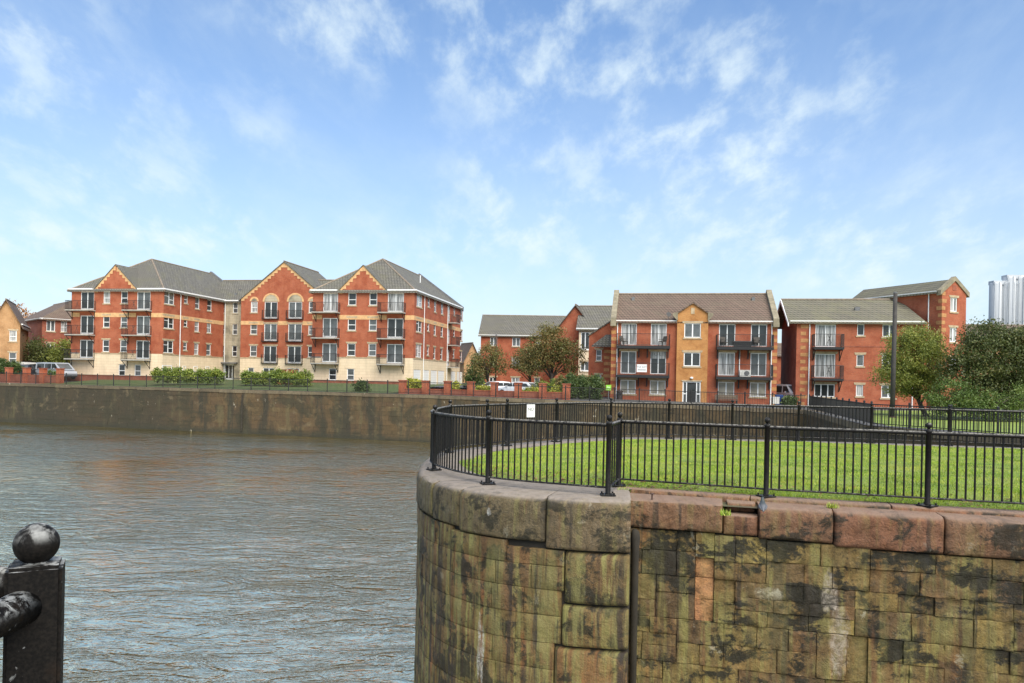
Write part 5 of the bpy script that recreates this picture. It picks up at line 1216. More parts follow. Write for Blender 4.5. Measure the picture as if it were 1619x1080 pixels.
# ------------------------------------------------------------------ houses behind
def house(name, label, px, D, zb, deg, w, depth, eave, ridge, wins, wall='brick', roof='roof_grey', hip=False, ridge_dir='u', rowz=None, extra=None, oh=0.35, right_wins=(), fascia='white'):
    """plain gabled or hipped house, its front-left corner below pixel column px"""
    q = ray(px, 600) * D; fr = Frame(q.x, q.y, zb, deg); b = Bld(name, label, fr); f = Fac(b, 'front', 0.0); fr_ = Fac(b, 'right', w); fl = Fac(b, 'left', 0.0)
    ops = [(a, c, d, e) for a, c, d, e, st in wins]
    f.wall(MB(), 0, w, zb - 0.3, eave, ops).build('brick_wall', M[wall], b.root)
    for a, c, d, e, st in wins: window(f, (a, c, d, e), st, True, True, trim='buff_dull')
    ro = [(a, c, d, e) for a, c, d, e, st in right_wins]
    fr_.wall(MB(), 0, depth, zb - 0.3, eave, ro).build('side_wall', M[wall], b.root)
    for a, c, d, e, st in right_wins: window(fr_, (a, c, d, e), st, True, True, trim='buff_dull')
    fl.wall(MB(), 0, depth, zb - 0.3, eave, []).build('side_wall', M[wall], b.root)
    MB().quad((0, depth, -0.3), (w, depth, -0.3), (w, depth, b.z(eave)), (0, depth, b.z(eave))).build('back_wall', M[wall], b.root)
    ez, rz = b.z(eave), b.z(ridge); mb = MB()
    if ridge_dir == 'u':
        h = depth / 2; sl = (rz - ez) / h; i = min(h, w / 2 - 0.2) if hip else -oh
        A, B_, C_, D_ = (-oh, -oh, ez - oh * sl + .1), (w + oh, -oh, ez - oh * sl + .1), (w + oh, depth + oh, ez - oh * sl + .1), (-oh, depth + oh, ez - oh * sl + .1)
        r1_, r2_ = (i, h, rz + .1), (w - i, h, rz + .1)
        slab_roof(mb, [A, B_, r2_, r1_]); slab_roof(mb, [C_, D_, r1_, r2_])
        if hip: slab_roof(mb, [D_, A, r1_]); slab_roof(mb, [B_, C_, r2_])
        else:
            for u_ in (0, w): MB().poly([(u_, 0, ez), (u_, depth, ez), (u_, h, rz)]).build('gable_wall', M[wall], b.root)
        gutter(f, -oh, w + oh, eave + 0.0, fascia)
    else:
        h = w / 2; sl = (rz - ez) / h; i = h * 0.9 if hip else -oh
        slab_roof(mb, [(h, i, rz + .1), (h, depth, rz + .1), (-oh, depth, ez - oh * sl + .1), (-oh, -oh, ez - oh * sl + .1)]); slab_roof(mb, [(h, i, rz + .1), (h, depth, rz + .1), (w + oh, depth, ez - oh * sl + .1), (w + oh, -oh, ez - oh * sl + .1)])
        if hip: slab_roof(mb, [(-oh, -oh, ez - oh * sl + .1), (w + oh, -oh, ez - oh * sl + .1), (h, i, rz + .1)]); gutter(f, -oh, w + oh, eave, fascia); gutter(fl, -oh, depth, eave, fascia)
        if not hip: MB().poly([f.pt(0, eave), f.pt(w, eave), f.pt(h, ridge)]).build('gable_wall', M[wall], b.root)
        MB().poly([(0, depth, ez), (w, depth, ez), (h, depth, rz)]).build('gable_wall', M[wall], b.root)
        r1_, r2_ = (h, i, rz + .1), (h, depth, rz + .1)
        r_ = fr_; gutter(fr_, 0, depth, eave, fascia)
    rf = mb.build('roof', M[roof], b.root); MB().tube([r1_, r2_], 0.1, 6).build('ridge_tiles', M['ridge'], rf)
    return b, f
def grid(cols, rows): return [(a, b, z0, z1, st) for a, b, st in cols for z0, z1 in rows]
# left edge
house('tan_house', 'tan-brick gabled house partly cut off beside the red-brick house with the hipped roof', -16, 92, 0.3, 27, 3.0, 9, 7.1, 9.9, grid([(1.9, 2.65, 'sash')], [(4.9, 6.2), (2.2, 3.5)]), 'brick_tan', 'roof_brown', ridge_dir='v')
house('hipped_house', 'red-brick house with a brown hipped roof behind the bushes and parked vans', 65, 100, 0.5, 45, 9, 13, 8.3, 11.0, grid([(0.5, 1.5, 'pair'), (2.2, 2.9, 'sash'), (3.7, 4.5, 'pair')], [(6.6, 8.0), (3.7, 5.0)]), 'brick_dark', 'roof_brown', hip=True, ridge_dir='v')
# between the big block and the balcony flats
rows3 = [(6.05, 7.25), (3.2, 4.45), (0.55, 1.7)]
house('brick_terrace', 'three-storey red-brick terrace with a grey roof behind the two autumn trees', 759, 106, -0.2, -4, 14.5, 9, 7.6, 10.6, grid([(1.3, 2.3, 'pair'), (4.4, 5.5, 'pair'), (7.6, 8.3, 'sash')], rows3), 'brick', 'roof_grey')
house('gable_house', 'red-brick gabled house with a juliet window seen past the larger autumn tree', 876, 96, -0.2, -14, 5.2, 9, 7.6, 10.9, grid([(3.3, 4.5, 'pair')], [(5.1, 7.2), (2.4, 3.6)]), 'brick', 'roof_grey', ridge_dir='v')
house('cream_house', 'narrow cream-walled house front with white french windows beside the brick gable', 914, 93, -0.2, -10, 5.2, 8, 7.9, 10.9, grid([(0.25, 1.3, 'french')], [(5.2, 7.4), (2.6, 3.8)]), 'render', 'roof_grey')
bw, fw_ = house('quoined_wing', 'red-brick wing with buff quoins and a lean-to roof beside the balcony flats', 930, 77, -0.4, -10.5, 6.6, 7, 6.1, 8.3, grid([(0.75, 1.3, 'sash')], [(3.55, 4.65), (1.0, 2.1)]), 'brick', 'roof_grey', ridge_dir='v', oh=0.12)
for k in range(9): fw_.box(MB(), 1.55, 2.25 if k % 2 else 2.1, 0.0 + 0.62 * k, 0.32 + 0.62 * k, -0.02, 0.022).build('quoin', M['quoin'], bw.root)
slab_roof(MB(), [(0.35, -0.8, bw.z(5.05)), (2.7, -0.8, bw.z(5.05)), (2.7, 0.1, bw.z(6.35)), (1.9, 0.1, bw.z(6.35))]).build('lean_to_roof', M['roof_grey'], bw.root)
house('tan_house', 'small tan gabled house far off in the gap beside the garages', 733, 150, 0, 25, 3.4, 6, 5.0, 8.4, [], 'brick_tan', 'roof_brown', ridge_dir='v')
house('grey_roof_house', 'low house with a grey roof far off behind the leafy bushes', 744, 160, 0, -5, 9, 6, 4.2, 6.2, [], 'brick_tan', 'roof_grey')
house('gap_house', 'two-storey red-brick house seen in the gap between the two blocks of flats', 1218, 88, -0.4, -6, 7, 7, 4.9, 6.3, grid([(1.6, 2.75, 'pair')], [(3.2, 4.55), (0.75, 2.0)]), 'brick', 'roof_brown')
house('gap_house', 'end of a red-brick house behind the big leafy tree at the foot of the silos', 1530, 95, -0.4, -8, 12, 7, 8.0, 9.6, [], 'brick_tan', 'roof_brown')
# grain silos far off
M['silo'] = flat('pale_concrete', (0.52, 0.54, 0.55), 0.9, 0.04, 0.3)
for px, D, r_, yt, l in ((1587, 300, 3.4, 446, 'shorter pale cluster of corrugated silo tubes beyond the trees'), (1609, 300, 3.6, 437, 'taller pale silo tubes rising behind the leafy tree')):
    q = ray(px, 600) * D; zt_ = at_depth(px, yt, D).z; s_ = thing('grain_silo', l, 'silo', (q.x, q.y, 0), 0, None)
    for k in range(3):
        o = MB().lathe([(r_ * 0.66, 0), (r_ * 0.66, zt_ - 1), (r_ * 0.6, zt_ - 0.5 + 0.6 * (k == 1)), (0.2, zt_ + 0.2)], n=20).build('silo_tube', M['silo'], s_, True); o.location = ((k - 1) * r_ * 1.15, 0.3 * k, 0)
    MB().box(-r_ * 1.7, r_ * 1.7, -r_ * 0.5, r_ * 0.5, zt_ - 1.2, zt_ + 0.3).build('silo_head_house', M['silo'], s_)
    for k in range(7): MB().box(-r_ * 1.72 + k * r_ * 0.57, -r_ * 1.72 + k * r_ * 0.57 + 0.12, -r_ * 0.72, -r_ * 0.6, 0, zt_ - 0.4).build('seam_rib', M['silo'], s_)
# rusty and black poles
M['rust'] = flat('rusty_steel', (0.10, 0.055, 0.04), 0.8, 0.3, 3); M['pole'] = flat('weathered_pole', (0.045, 0.04, 0.036), 0.8, 0.3, 5)
q = on_ground(1410.5, 661, -0.36); zt_ = at_depth(1412, 464, q.y).z
po = thing('telegraph_pole', 'tall dark pole standing on the grass verge before the gabled flats', 'pole', (q.x, q.y, -0.36))
MB().tube([(0, 0, 0), (0.02, 0, 3), (0.05, 0, zt_ + 0.36)], [0.15, 0.135, 0.115], 10).build('pole_shaft', M['pole'], po, True); MB().box(-0.16, 0.16, -0.16, 0.16, 0, 0.1).build('pole_collar', M['rust'], po)
MB().lathe([(0.12, 0), (0.125, 0.06), (0.05, 0.1)], (0.05, 0, zt_ + 0.36), 8).build('pole_cap', M['lead'], po)
q = ray(783.5, 600) * 84; zt_ = at_depth(783.5, 531, 84).z
po = thing('telegraph_pole', 'thin rusty pole rising through the smaller autumn tree', 'pole', (q.x, q.y, 0))
MB().tube([(0, 0, 0), (0, 0, zt_)], [0.10, 0.08], 8).build('pole_shaft', M['rust'], po); MB().lathe([(0.09, zt_), (0.1, zt_ + 0.08), (0.02, zt_ + 0.15)], n=8).build('pole_cap', M['lead'], po)

# ------------------------------------------------------------------ brick pier walls behind the railing
def pier_wall(label, pxs, off, zb, zw, zp, pw=0.55, gap=None, wallends=True, line=(A0, B0)):
    pts = []
    for px in pxs:
        q = col_on_line(px, (line[0][0] + nB.x * off, line[0][1] + nB.y * off), (line[1][0] + nB.x * off, line[1][1] + nB.y * off)); pts.append(q)
    O = pts[0].copy(); O.z = zb; r_ = thing('garden_wall', label, 'wall', tuple(O), R(-17.02))
    ds = [(p - pts[0]).length for p in pts]
    for d in ds:
        pm = MB().box(d - pw / 2, d + pw / 2, -pw / 2, pw / 2, -0.3, zp - zb).build('brick_pillar', M['brick'], r_)
        MB().box(d - pw / 2 - 0.05, d + pw / 2 + 0.05, -pw / 2 - 0.05, pw / 2 + 0.05, zp - zb, zp - zb + 0.09).build('pillar_cap', M['brick_dark'], pm)
    for a, b in zip(ds, ds[1:]):
        if gap and abs(a - gap) < 0.1: continue
        MB().box(a + pw / 2, b - pw / 2, -0.12, 0.12, -0.3, zw - zb).build('wall_panel', M['brick_dark'], r_)
        MB().box(a + pw / 2, b - pw / 2, -0.15, 0.15, zw - zb, zw - zb + 0.07).build('wall_coping', M['brick'], r_)
    return r_
pier_wall('low red-brick wall with four brick pillars in front of the parked vans', [-42, -14, 14, 42, 68, 95], 2.3, 0.05, 0.85, 1.6)
pier_wall('low red-brick wall with capped pillars running past the garages and white cars', [637, 673, 708, 745, 782, 819.5, 858.5, 896], 1.5, -0.05, 0.42, 1.15)
for px, l in ((359, 'brick gate pillar beside the long hedge before the porch door'), (377.5, 'brick gate pillar beside the round hedges before the middle gable')):
    q = quay(px, 9.0, 0.2); g = thing('gate_pillar', l, 'pillar', tuple(q), R(-17)); MB().box(-0.34, 0.34, -0.34, 0.34, -0.3, 1.75).build('brick_shaft', M['brick'], g); MB().box(-0.4, 0.4, -0.4, 0.4, 1.75, 1.86).build('pillar_cap', M['brick_dark'], g)

# ================================================================== VEGETATION
def leaf_mat(name, stops, rough=0.55):
    t = NT(name); a = t.attr('tint'); n = t.noise(t.pos(), 1.1, 3)
    c = t.ramp(t.math('ADD', t.math('MULTIPLY', a, 0.72), t.math('MULTIPLY', n, 0.3)), stops)
    t.set(c, rough); tr = t.n('ShaderNodeBsdfTranslucent'); t.put(tr.inputs[0], c); mx = t.n('ShaderNodeMixShader'); mx.inputs[0].default_value = 0.22
    t.t.links.new(t.b.outputs[0], mx.inputs[1]); t.t.links.new(tr.outputs[0], mx.inputs[2]); t.t.links.new(mx.outputs[0], t.out.inputs[0]); return t.m
M['leaf_autumn'] = leaf_mat('autumn_leaves', [(0.1, (0.075, 0.098, 0.026)), (0.45, (0.165, 0.155, 0.042)), (0.7, (0.22, 0.150, 0.048)), (0.98, (0.34, 0.165, 0.045))])
M['leaf_orange'] = leaf_mat('orange_leaves', [(0.1, (0.242, 0.110, 0.022)), (0.6, (0.462, 0.187, 0.028)), (0.95, (0.605, 0.286, 0.044))])
M['leaf_willow'] = leaf_mat('willow_leaves', [(0.1, (0.085, 0.115, 0.022)), (0.5, (0.215, 0.245, 0.045)), (0.95, (0.42, 0.40, 0.075))])
M['leaf_dark'] = leaf_mat('dark_leaves', [(0.1, (0.035, 0.048, 0.015)), (0.5, (0.088, 0.112, 0.027)), (0.85, (0.175, 0.163, 0.044)), (1.0, (0.300, 0.150, 0.050))])
M['leaf_green'] = leaf_mat('green_leaves', [(0.1, (0.05, 0.090, 0.018)), (0.5, (0.11, 0.165, 0.035)), (0.95, (0.20, 0.25, 0.05))])
M['leaf_hedge'] = leaf_mat('hedge_leaves', [(0.1, (0.070, 0.116, 0.023)), (0.5, (0.186, 0.248, 0.046)), (0.9, (0.372, 0.388, 0.062)), (1.0, (0.558, 0.434, 0.078))])
M['leaf_yellow'] = leaf_mat('yellow_leaves', [(0.1, (0.138, 0.184, 0.023)), (0.5, (0.345, 0.356, 0.040)), (0.95, (0.598, 0.529, 0.057))])
M['leaf_holly'] = leaf_mat('dark_evergreen_leaves', [(0.1, (0.039, 0.065, 0.018)), (0.6, (0.085, 0.130, 0.033)), (0.95, (0.156, 0.195, 0.046))])
M['bark'] = flat('bark', (0.07, 0.052, 0.04), 0.9, 0.35, 6)
def leaf_cloud(name, lobes, n_clump, per, size, sig, mat, parent=None, flatz=0.8, **tags):
    """lobes: (cx, cy, cz, rx, ry, rz); leaves gather in clumps spread through each lobe, denser to the outside"""
    vol = np.array([l[3] * l[4] * l[5] for l in lobes]) ** 0.75; cnt = np.maximum(3, (n_clump * vol / vol.sum()).astype(int)); C = []
    for l, k in zip(lobes, cnt):
        d = RNG.normal(size=(k, 3)); d /= np.linalg.norm(d, axis=1)[:, None]; r_ = RNG.uniform(0.12, 1.0, k) ** 0.42 * RNG.uniform(0.85, 1.08, k)
        C.append(np.array(l[:3]) + d * r_[:, None] * np.array(l[3:]))
    C = np.concatenate(C); n = len(C) * per
    tint_c = RNG.uniform(0, 1, len(C)); P = np.repeat(C, per, 0) + RNG.normal(size=(n, 3)) * np.array([sig, sig, sig * flatz]) * RNG.uniform(0.6, 1.25, (len(C), 1)).repeat(per, 0)
    P[:, 2] = np.maximum(P[:, 2], 0.02)
    nr = RNG.normal(size=(n, 3)); nr[:, 2] += 0.5; nr /= np.linalg.norm(nr, axis=1)[:, None]
    a = np.cross(nr, RNG.normal(size=(n, 3))); a /= np.linalg.norm(a, axis=1)[:, None]; b = np.cross(nr, a)
    s_ = size * RNG.uniform(0.6, 1.3, n)[:, None]; a *= s_; b *= s_ * 0.62
    co = np.stack([P - a, P + b * 0.9, P + a, P - b * 0.9], 1).reshape(-1, 3)
    tint = np.clip(np.repeat(tint_c, per) * 0.6 + RNG.uniform(0, 0.4, n), 0, 1)
    return link(name, np_mesh(name, co, 4, mat, tint), parent, **tags)
def tree(label, px, D, zb, lobes, mat, n_clump, per, size, sig, trunk_r, fork=0.35, lean=(0, 0), trunks=1, top=None, group=None, seed=1):
    q = ray(px, 600) * D; r_ = random.Random(seed); t = thing('tree', label, 'tree', (q.x, q.y, zb), 0, group)
    cz = sum(l[2] for l in lobes) / len(lobes); H_ = top or max(l[2] + l[5] * 0.5 for l in lobes); zf = cz * fork * 1.4
    mb = MB(); cx = lobes[0][0]; cy = lobes[0][1]
    base = Vector((0, 0, -0.2)); fk = Vector((lean[0], lean[1], zf)); mid = base.lerp(fk, 0.5) + Vector((0.05, 0, 0))
    mb.tube([base, base + Vector((0.01, 0, 0.35)), mid, fk], [trunk_r * 1.5, trunk_r * 1.05, trunk_r * 0.9, trunk_r * 0.8], 8)
    for k in range(11):
        l = r_.choice(lobes); d = Vector((r_.uniform(-1, 1), r_.uniform(-1, 1), r_.uniform(-0.3, 1))).normalized()
        e = Vector((l[0] + d.x * l[3] * 0.8, l[1] + d.y * l[4] * 0.8, l[2] + d.z * l[5] * 0.8)); s_ = mid.lerp(fk, r_.uniform(0.4, 1.0))
        m1 = s_.lerp(e, 0.45) + Vector((r_.uniform(-.2, .2), r_.uniform(-.2, .2), 0.25))
        mb.tube([s_, m1, e], [trunk_r * 0.5, trunk_r * 0.3, trunk_r * 0.08], 6)
        for j in range(3):
            e2 = m1.lerp(e, 0.4) + Vector((r_.uniform(-1, 1), r_.uniform(-1, 1), r_.uniform(-0.2, 0.9))) * l[5] * 0.45; mb.tube([m1.lerp(e, 0.15), e2], [trunk_r * 0.2, trunk_r * 0.05], 5)
    mb.build('trunk', M['bark'], t, True)
    leaf_cloud('crown', lobes, n_clump, per, size, sig, M[mat], t)
    return t
def sh(px0, px1, py, D):   # metres for a pixel span
    return (px1 - px0) / F * D
# autumn trees between the blocks
tree('larger russet-green autumn tree before the brick gabled house', 872, 80, -0.2, [(-0.4, 0, 5.0, 2.7, 2.4, 2.2), (-2.0, 0, 3.6, 1.9, 1.8, 1.5), (1.6, 0, 4.3, 1.8, 1.8, 1.9), (-0.2, 0, 6.4, 1.7, 1.6, 1.2)], 'leaf_autumn', 330, 42, 0.10, 0.30, 0.22, 0.35, seed=3)
tree('smaller autumn tree beside the thin rusty pole', 771, 82, 0.0, [(0, 0, 3.7, 1.5, 1.5, 1.9), (0.9, 0, 3.2, 1.2, 1.2, 1.3), (-0.6, 0, 2.7, 1.2, 1.2, 1.1)], 'leaf_autumn', 120, 36, 0.10, 0.30, 0.13, 0.35, seed=4)
tree('slim autumn tree standing between the russet tree and the white cars', 838, 84, -0.2, [(0, 0, 4.0, 1.7, 1.6, 1.5), (-0.9, 0, 3.3, 1.3, 1.3, 1.0)], 'leaf_autumn', 110, 36, 0.10, 0.30, 0.14, 0.4, seed=5)
# right side
tree('round yellow-green willow-like tree on the verge before the gabled flats', 1464, 49, -0.36, [(-0.95, 0, 3.9, 1.9, 1.7, 1.9), (-1.75, 0, 2.7, 1.55, 1.5, 1.35), (0.15, 0, 3.4, 1.35, 1.5, 1.7), (-0.5, 0, 4.9, 1.4, 1.3, 1.0), (-0.7, 0, 2.0, 1.3, 1.3, 0.9)], 'leaf_willow', 640, 62, 0.055, 0.22, 0.16, 0.25, (-0.5, 0), seed=6)
tree('big dark leafy tree with russet tips at the edge of the verge', 1578, 46, -0.36, [(0, 0, 3.8, 2.7, 2.2, 2.0), (-1.7, 0, 2.9, 2.0, 1.8, 1.8), (1.8, 0, 3.0, 2.0, 2.0, 2.2), (-0.6, 0.3, 5.1, 1.5, 1.4, 1.1), (0.9, 0.2, 4.9, 1.4, 1.4, 1.0), (3.2, 0, 3.7, 2, 2, 2.3), (0.2, 0, 1.6, 2.4, 1.6, 1.2)], 'leaf_dark', 820, 62, 0.07, 0.26, 0.2, 0.3, seed=7)
tree('bright green leafy bush tree between the willow-like tree and the dark tree', 1500, 44.5, -0.36, [(0.3, 0, 1.4, 1.1, 1.1, 1.1), (-0.4, 0, 1.0, 0.9, 0.9, 0.9), (1.2, 0, 1.2, 1.0, 1.0, 1.0)], 'leaf_green', 150, 56, 0.06, 0.2, 0.07, 0.3, seed=8)
tree('low green leafy tree below the dark tree at the railing', 1570, 43.5, -0.36, [(0, 0, 0.9, 1.5, 1.0, 0.9), (1.8, 0, 1.1, 1.4, 1.0, 1.0)], 'leaf_green', 130, 56, 0.06, 0.2, 0.07, 0.3, seed=9)
# left side
tree('orange autumn tree rising behind the tan house', 14, 118, 0.4, [(0, 0, 8.3, 3.2, 3, 3.0), (-2.2, 0, 7.0, 2.5, 2.5, 2.5)], 'leaf_orange', 200, 40, 0.16, 0.5, 0.3, seed=10)
tree('grey-green tree behind the parked vans', 60, 97, 0.4, [(0, 0, 3.3, 2.0, 1.6, 1.7), (1.3, 0, 2.6, 1.4, 1.4, 1.3)], 'leaf_dark', 150, 42, 0.11, 0.35, 0.15, seed=11)
tree('yellowing tree beside the corner of the cream-based apartments', 98, 97, 0.4, [(0, 0, 3.2, 1.9, 1.6, 2.0), (-0.9, 0, 2.4, 1.5, 1.4, 1.2)], 'leaf_willow', 150, 42, 0.11, 0.35, 0.15, seed=12)
tree('small leafy tree in the gap beside the garages', 748, 92, 0.0, [(0, 0, 1.8, 1.3, 1.2, 1.5), (0.3, 0, 3.6, 0.7, 0.7, 0.9)], 'leaf_holly', 90, 30, 0.10, 0.28, 0.09, seed=13)
tree('small yellow-leaved tree in the gap between the two blocks of flats', 1252, 76, -0.4, [(0, 0, 2.2, 0.9, 0.9, 0.9), (-0.3, 0, 2.7, 0.6, 0.6, 0.5)], 'leaf_yellow', 50, 40, 0.09, 0.22, 0.07, seed=14)
def hedge(name, label, px0, px1, D, zb, h, mat, dens=1.0, depth=1.2, cat='hedge', size=0.085, group=None, bumpy=0.25):
    a, b = ray(px0, 600) * D, ray(px1, 600) * D; L = (b - a).length; q = (a + b) / 2
    t = thing(name, label, cat, (q.x, q.y, zb), 0, group); n = max(1, int(round(L / 1.1))); rr_ = random.Random(int(px0 * 7 + px1))
    lobes = []
    for k in range(n):
        hh = h * (1 - bumpy * rr_.random()); lobes.append(((k + 0.5) / n * L - L / 2, 0, hh * 0.5, max(0.45, L / n * 0.62), depth / 2, hh * 0.56))
    leaf_cloud('foliage', lobes, int(34 * L * h * dens), 44, size, 0.15, M[mat], t)
    mb = MB()
    for l in lobes:
        for _ in range(4): mb.tube([(l[0] + rr_.uniform(-.1, .1), 0, -0.1), (l[0] + rr_.uniform(-.4, .4), rr_.uniform(-.2, .2), l[2] + l[5] * 0.5)], [0.03, 0.01], 5)
    mb.build('stems', M['bark'], t)
    return t
hedge('hedge', 'long yellow-green hedge under the receding wing of the apartments', 241, 352, 80, 0.45, 1.75, 'leaf_hedge', 0.8)
hedge('hedge', 'rounded yellow-green hedge beside the porch gate pillars', 382, 424, 79, 0.45, 1.5, 'leaf_hedge')
hedge('hedge', 'rounded green hedge in front of the middle gable', 428, 491, 78, 0.45, 1.65, 'leaf_hedge')
hedge('shrub', 'small dark evergreen shrub before the cream wall of the garage-side wing', 562, 583, 71.5, 0.1, 0.95, 'leaf_holly', 1.4, 0.9, 'shrub')
hedge('shrub', 'yellow-green shrub behind the first panel of the pillared wall by the garages', 641, 667, 70.5, -0.1, 1.75, 'leaf_yellow', 1.0, 0.9, 'shrub')
hedge('shrub', 'pale green shrub before the white garage doors', 712, 726, 70, -0.1, 1.7, 'leaf_yellow', 0.8, 0.8, 'shrub')
hedge('shrub', 'bright yellow shrub behind the wall before the saloon car', 752, 778, 68.6, -0.1, 1.2, 'leaf_yellow', 1.0, 0.7, 'shrub')
hedge('shrub', 'yellow-green shrub behind the wall before the hatchback', 824, 855, 68, -0.1, 1.0, 'leaf_yellow', 1.0, 0.7, 'shrub')
hedge('hedge', 'large rounded dark green hedge beside the small green notice', 893, 952, 67, -0.2, 2.3, 'leaf_holly', 1.3, 2.4, size=0.075)
hedge('hedge', 'tawny green bush behind the dark rounded hedge', 880, 935, 71, -0.2, 2.7, 'leaf_autumn', 0.8, 2.0)
hedge('shrub', 'small bright yellow shrub poking over the brick wall end', 872, 893, 67.5, -0.1, 1.25, 'leaf_yellow', 1.1, 0.7, 'shrub')
hedge('hedge', 'olive bush under the russet autumn tree', 848, 884, 75, -0.2, 1.9, 'leaf_hedge', 0.8, 1.6)
hedge('hedge', 'dark green hedge behind the pillared wall at the tan house', -20, 31, 86, 0.2, 2.7, 'leaf_holly', 0.9, 1.6)
hedge('shrub', 'green shrub between the pillars before the grey van', 74, 91, 84.5, 0.1, 1.45, 'leaf_green', 1.2, 0.6, 'shrub')
hedge('shrub', 'dark shrub beside the blue bin in the gap', 1240, 1258, 61.5, -0.4, 1.05, 'leaf_holly', 1.3, 0.8, 'shrub')
hedge('hedge', 'dark bushes below the far houses beside the garages', 736, 768, 96, -0.1, 2.0, 'leaf_holly', 0.7, 1.6)
# tufts of grass and weeds growing from the pier stones
def tuft(label, x, y, z, n, h, group='weeds in the pier joints'):
    t = thing('weed_tuft', label, 'weed', (x, y, z), 0, group); co = []
    for k in range(n):
        a, l = random.uniform(0, 6.28), random.uniform(0.2, 0.9) * h; b = Vector((random.gauss(0, h * 0.5), random.gauss(0, 0.03), 0)); d = Vector((math.cos(a), math.sin(a), 0))
        w = Vector((-d.y, d.x, 0)) * 0.006; co += [b - w, b + w, b + d * l * 0.7 + Vector((0, 0, random.uniform(0.4, 1.0) * h))]
    link('leaves', np_mesh('leaves', np.array([tuple(c) for c in co]), 3, M['blade'], RNG.uniform(0, 1, n)), t)
for px, py, l in ((1147, 806, 'small green weed in the notch of the coping'), (1475, 806, 'green weed at the foot of a railing post on the kerb'), (1316, 803, 'green weed in the coping joint beyond the pigeon'), (985, 778, 'green weed beside the paired posts on the pier')):
    q = on_ground(px, py, -0.05); tuft(l, q.x, q.y, -0.12 if px == 1147 else -0.05, 70, 0.09)
hang = random.Random(9)
# ================================================================== VEHICLES AND SMALL THINGS
def paint(name, col, rough=0.22):
    t = NT(name); n = t.noise(t.obj(), 2, 3); return t.set(t.ramp(n, [(0.3, tuple(c * 0.93 for c in col)), (0.7, col)]), rough, Coat_Weight=0.4)
M['car_white'] = paint('white_car_paint', (0.78, 0.79, 0.80)); M['car_grey'] = paint('grey_car_paint', (0.36, 0.38, 0.41)); M['car_black'] = paint('black_car_paint', (0.02, 0.02, 0.022)); M['car_cream'] = paint('off_white_van_paint', (0.72, 0.70, 0.65))
M['tyre'] = flat('tyre_rubber', (0.02, 0.02, 0.02), 0.9, 0.2); M['rim'] = flat('alloy', (0.45, 0.45, 0.46), 0.3, 0.1, 5, 0.8); M['lamp_red'] = flat('tail_lamp', (0.45, 0.02, 0.02), 0.2, 0.1); M['lamp_clear'] = flat('head_lamp', (0.6, 0.6, 0.6), 0.1, 0.05)
CAR = dict(L=4.25, w=0.88, lower=[(-2.12, 0.45, 0.62, 0.72), (-2.0, 0.28, 0.88, 0.84), (-1.3, 0.2, 0.93, 0.88), (0.6, 0.2, 0.92, 0.88), (1.2, 0.2, 0.90, 0.87), (1.95, 0.26, 0.74, 0.80), (2.12, 0.42, 0.60, 0.66)], cabin=[(-2.0, 0.9, 0.80), (-1.45, 1.40, 0.64), (-0.6, 1.47, 0.66), (0.2, 1.42, 0.65), (1.15, 0.93, 0.76)])
VAN = dict(L=4.9, w=0.97, lower=[(-2.45, 0.4, 1.0, 0.95), (-2.4, 0.28, 1.15, 0.97), (-1.3, 0.25, 1.16, 0.97), (0.9, 0.25, 1.15, 0.97), (1.6, 0.25, 1.1, 0.95), (2.3, 0.3, 0.95, 0.88), (2.45, 0.45, 0.75, 0.78)], cabin=[(-2.44, 1.13, 0.95), (-2.36, 1.88, 0.84), (-1.0, 1.95, 0.85), (0.75, 1.92, 0.83), (1.75, 1.12, 0.9)])
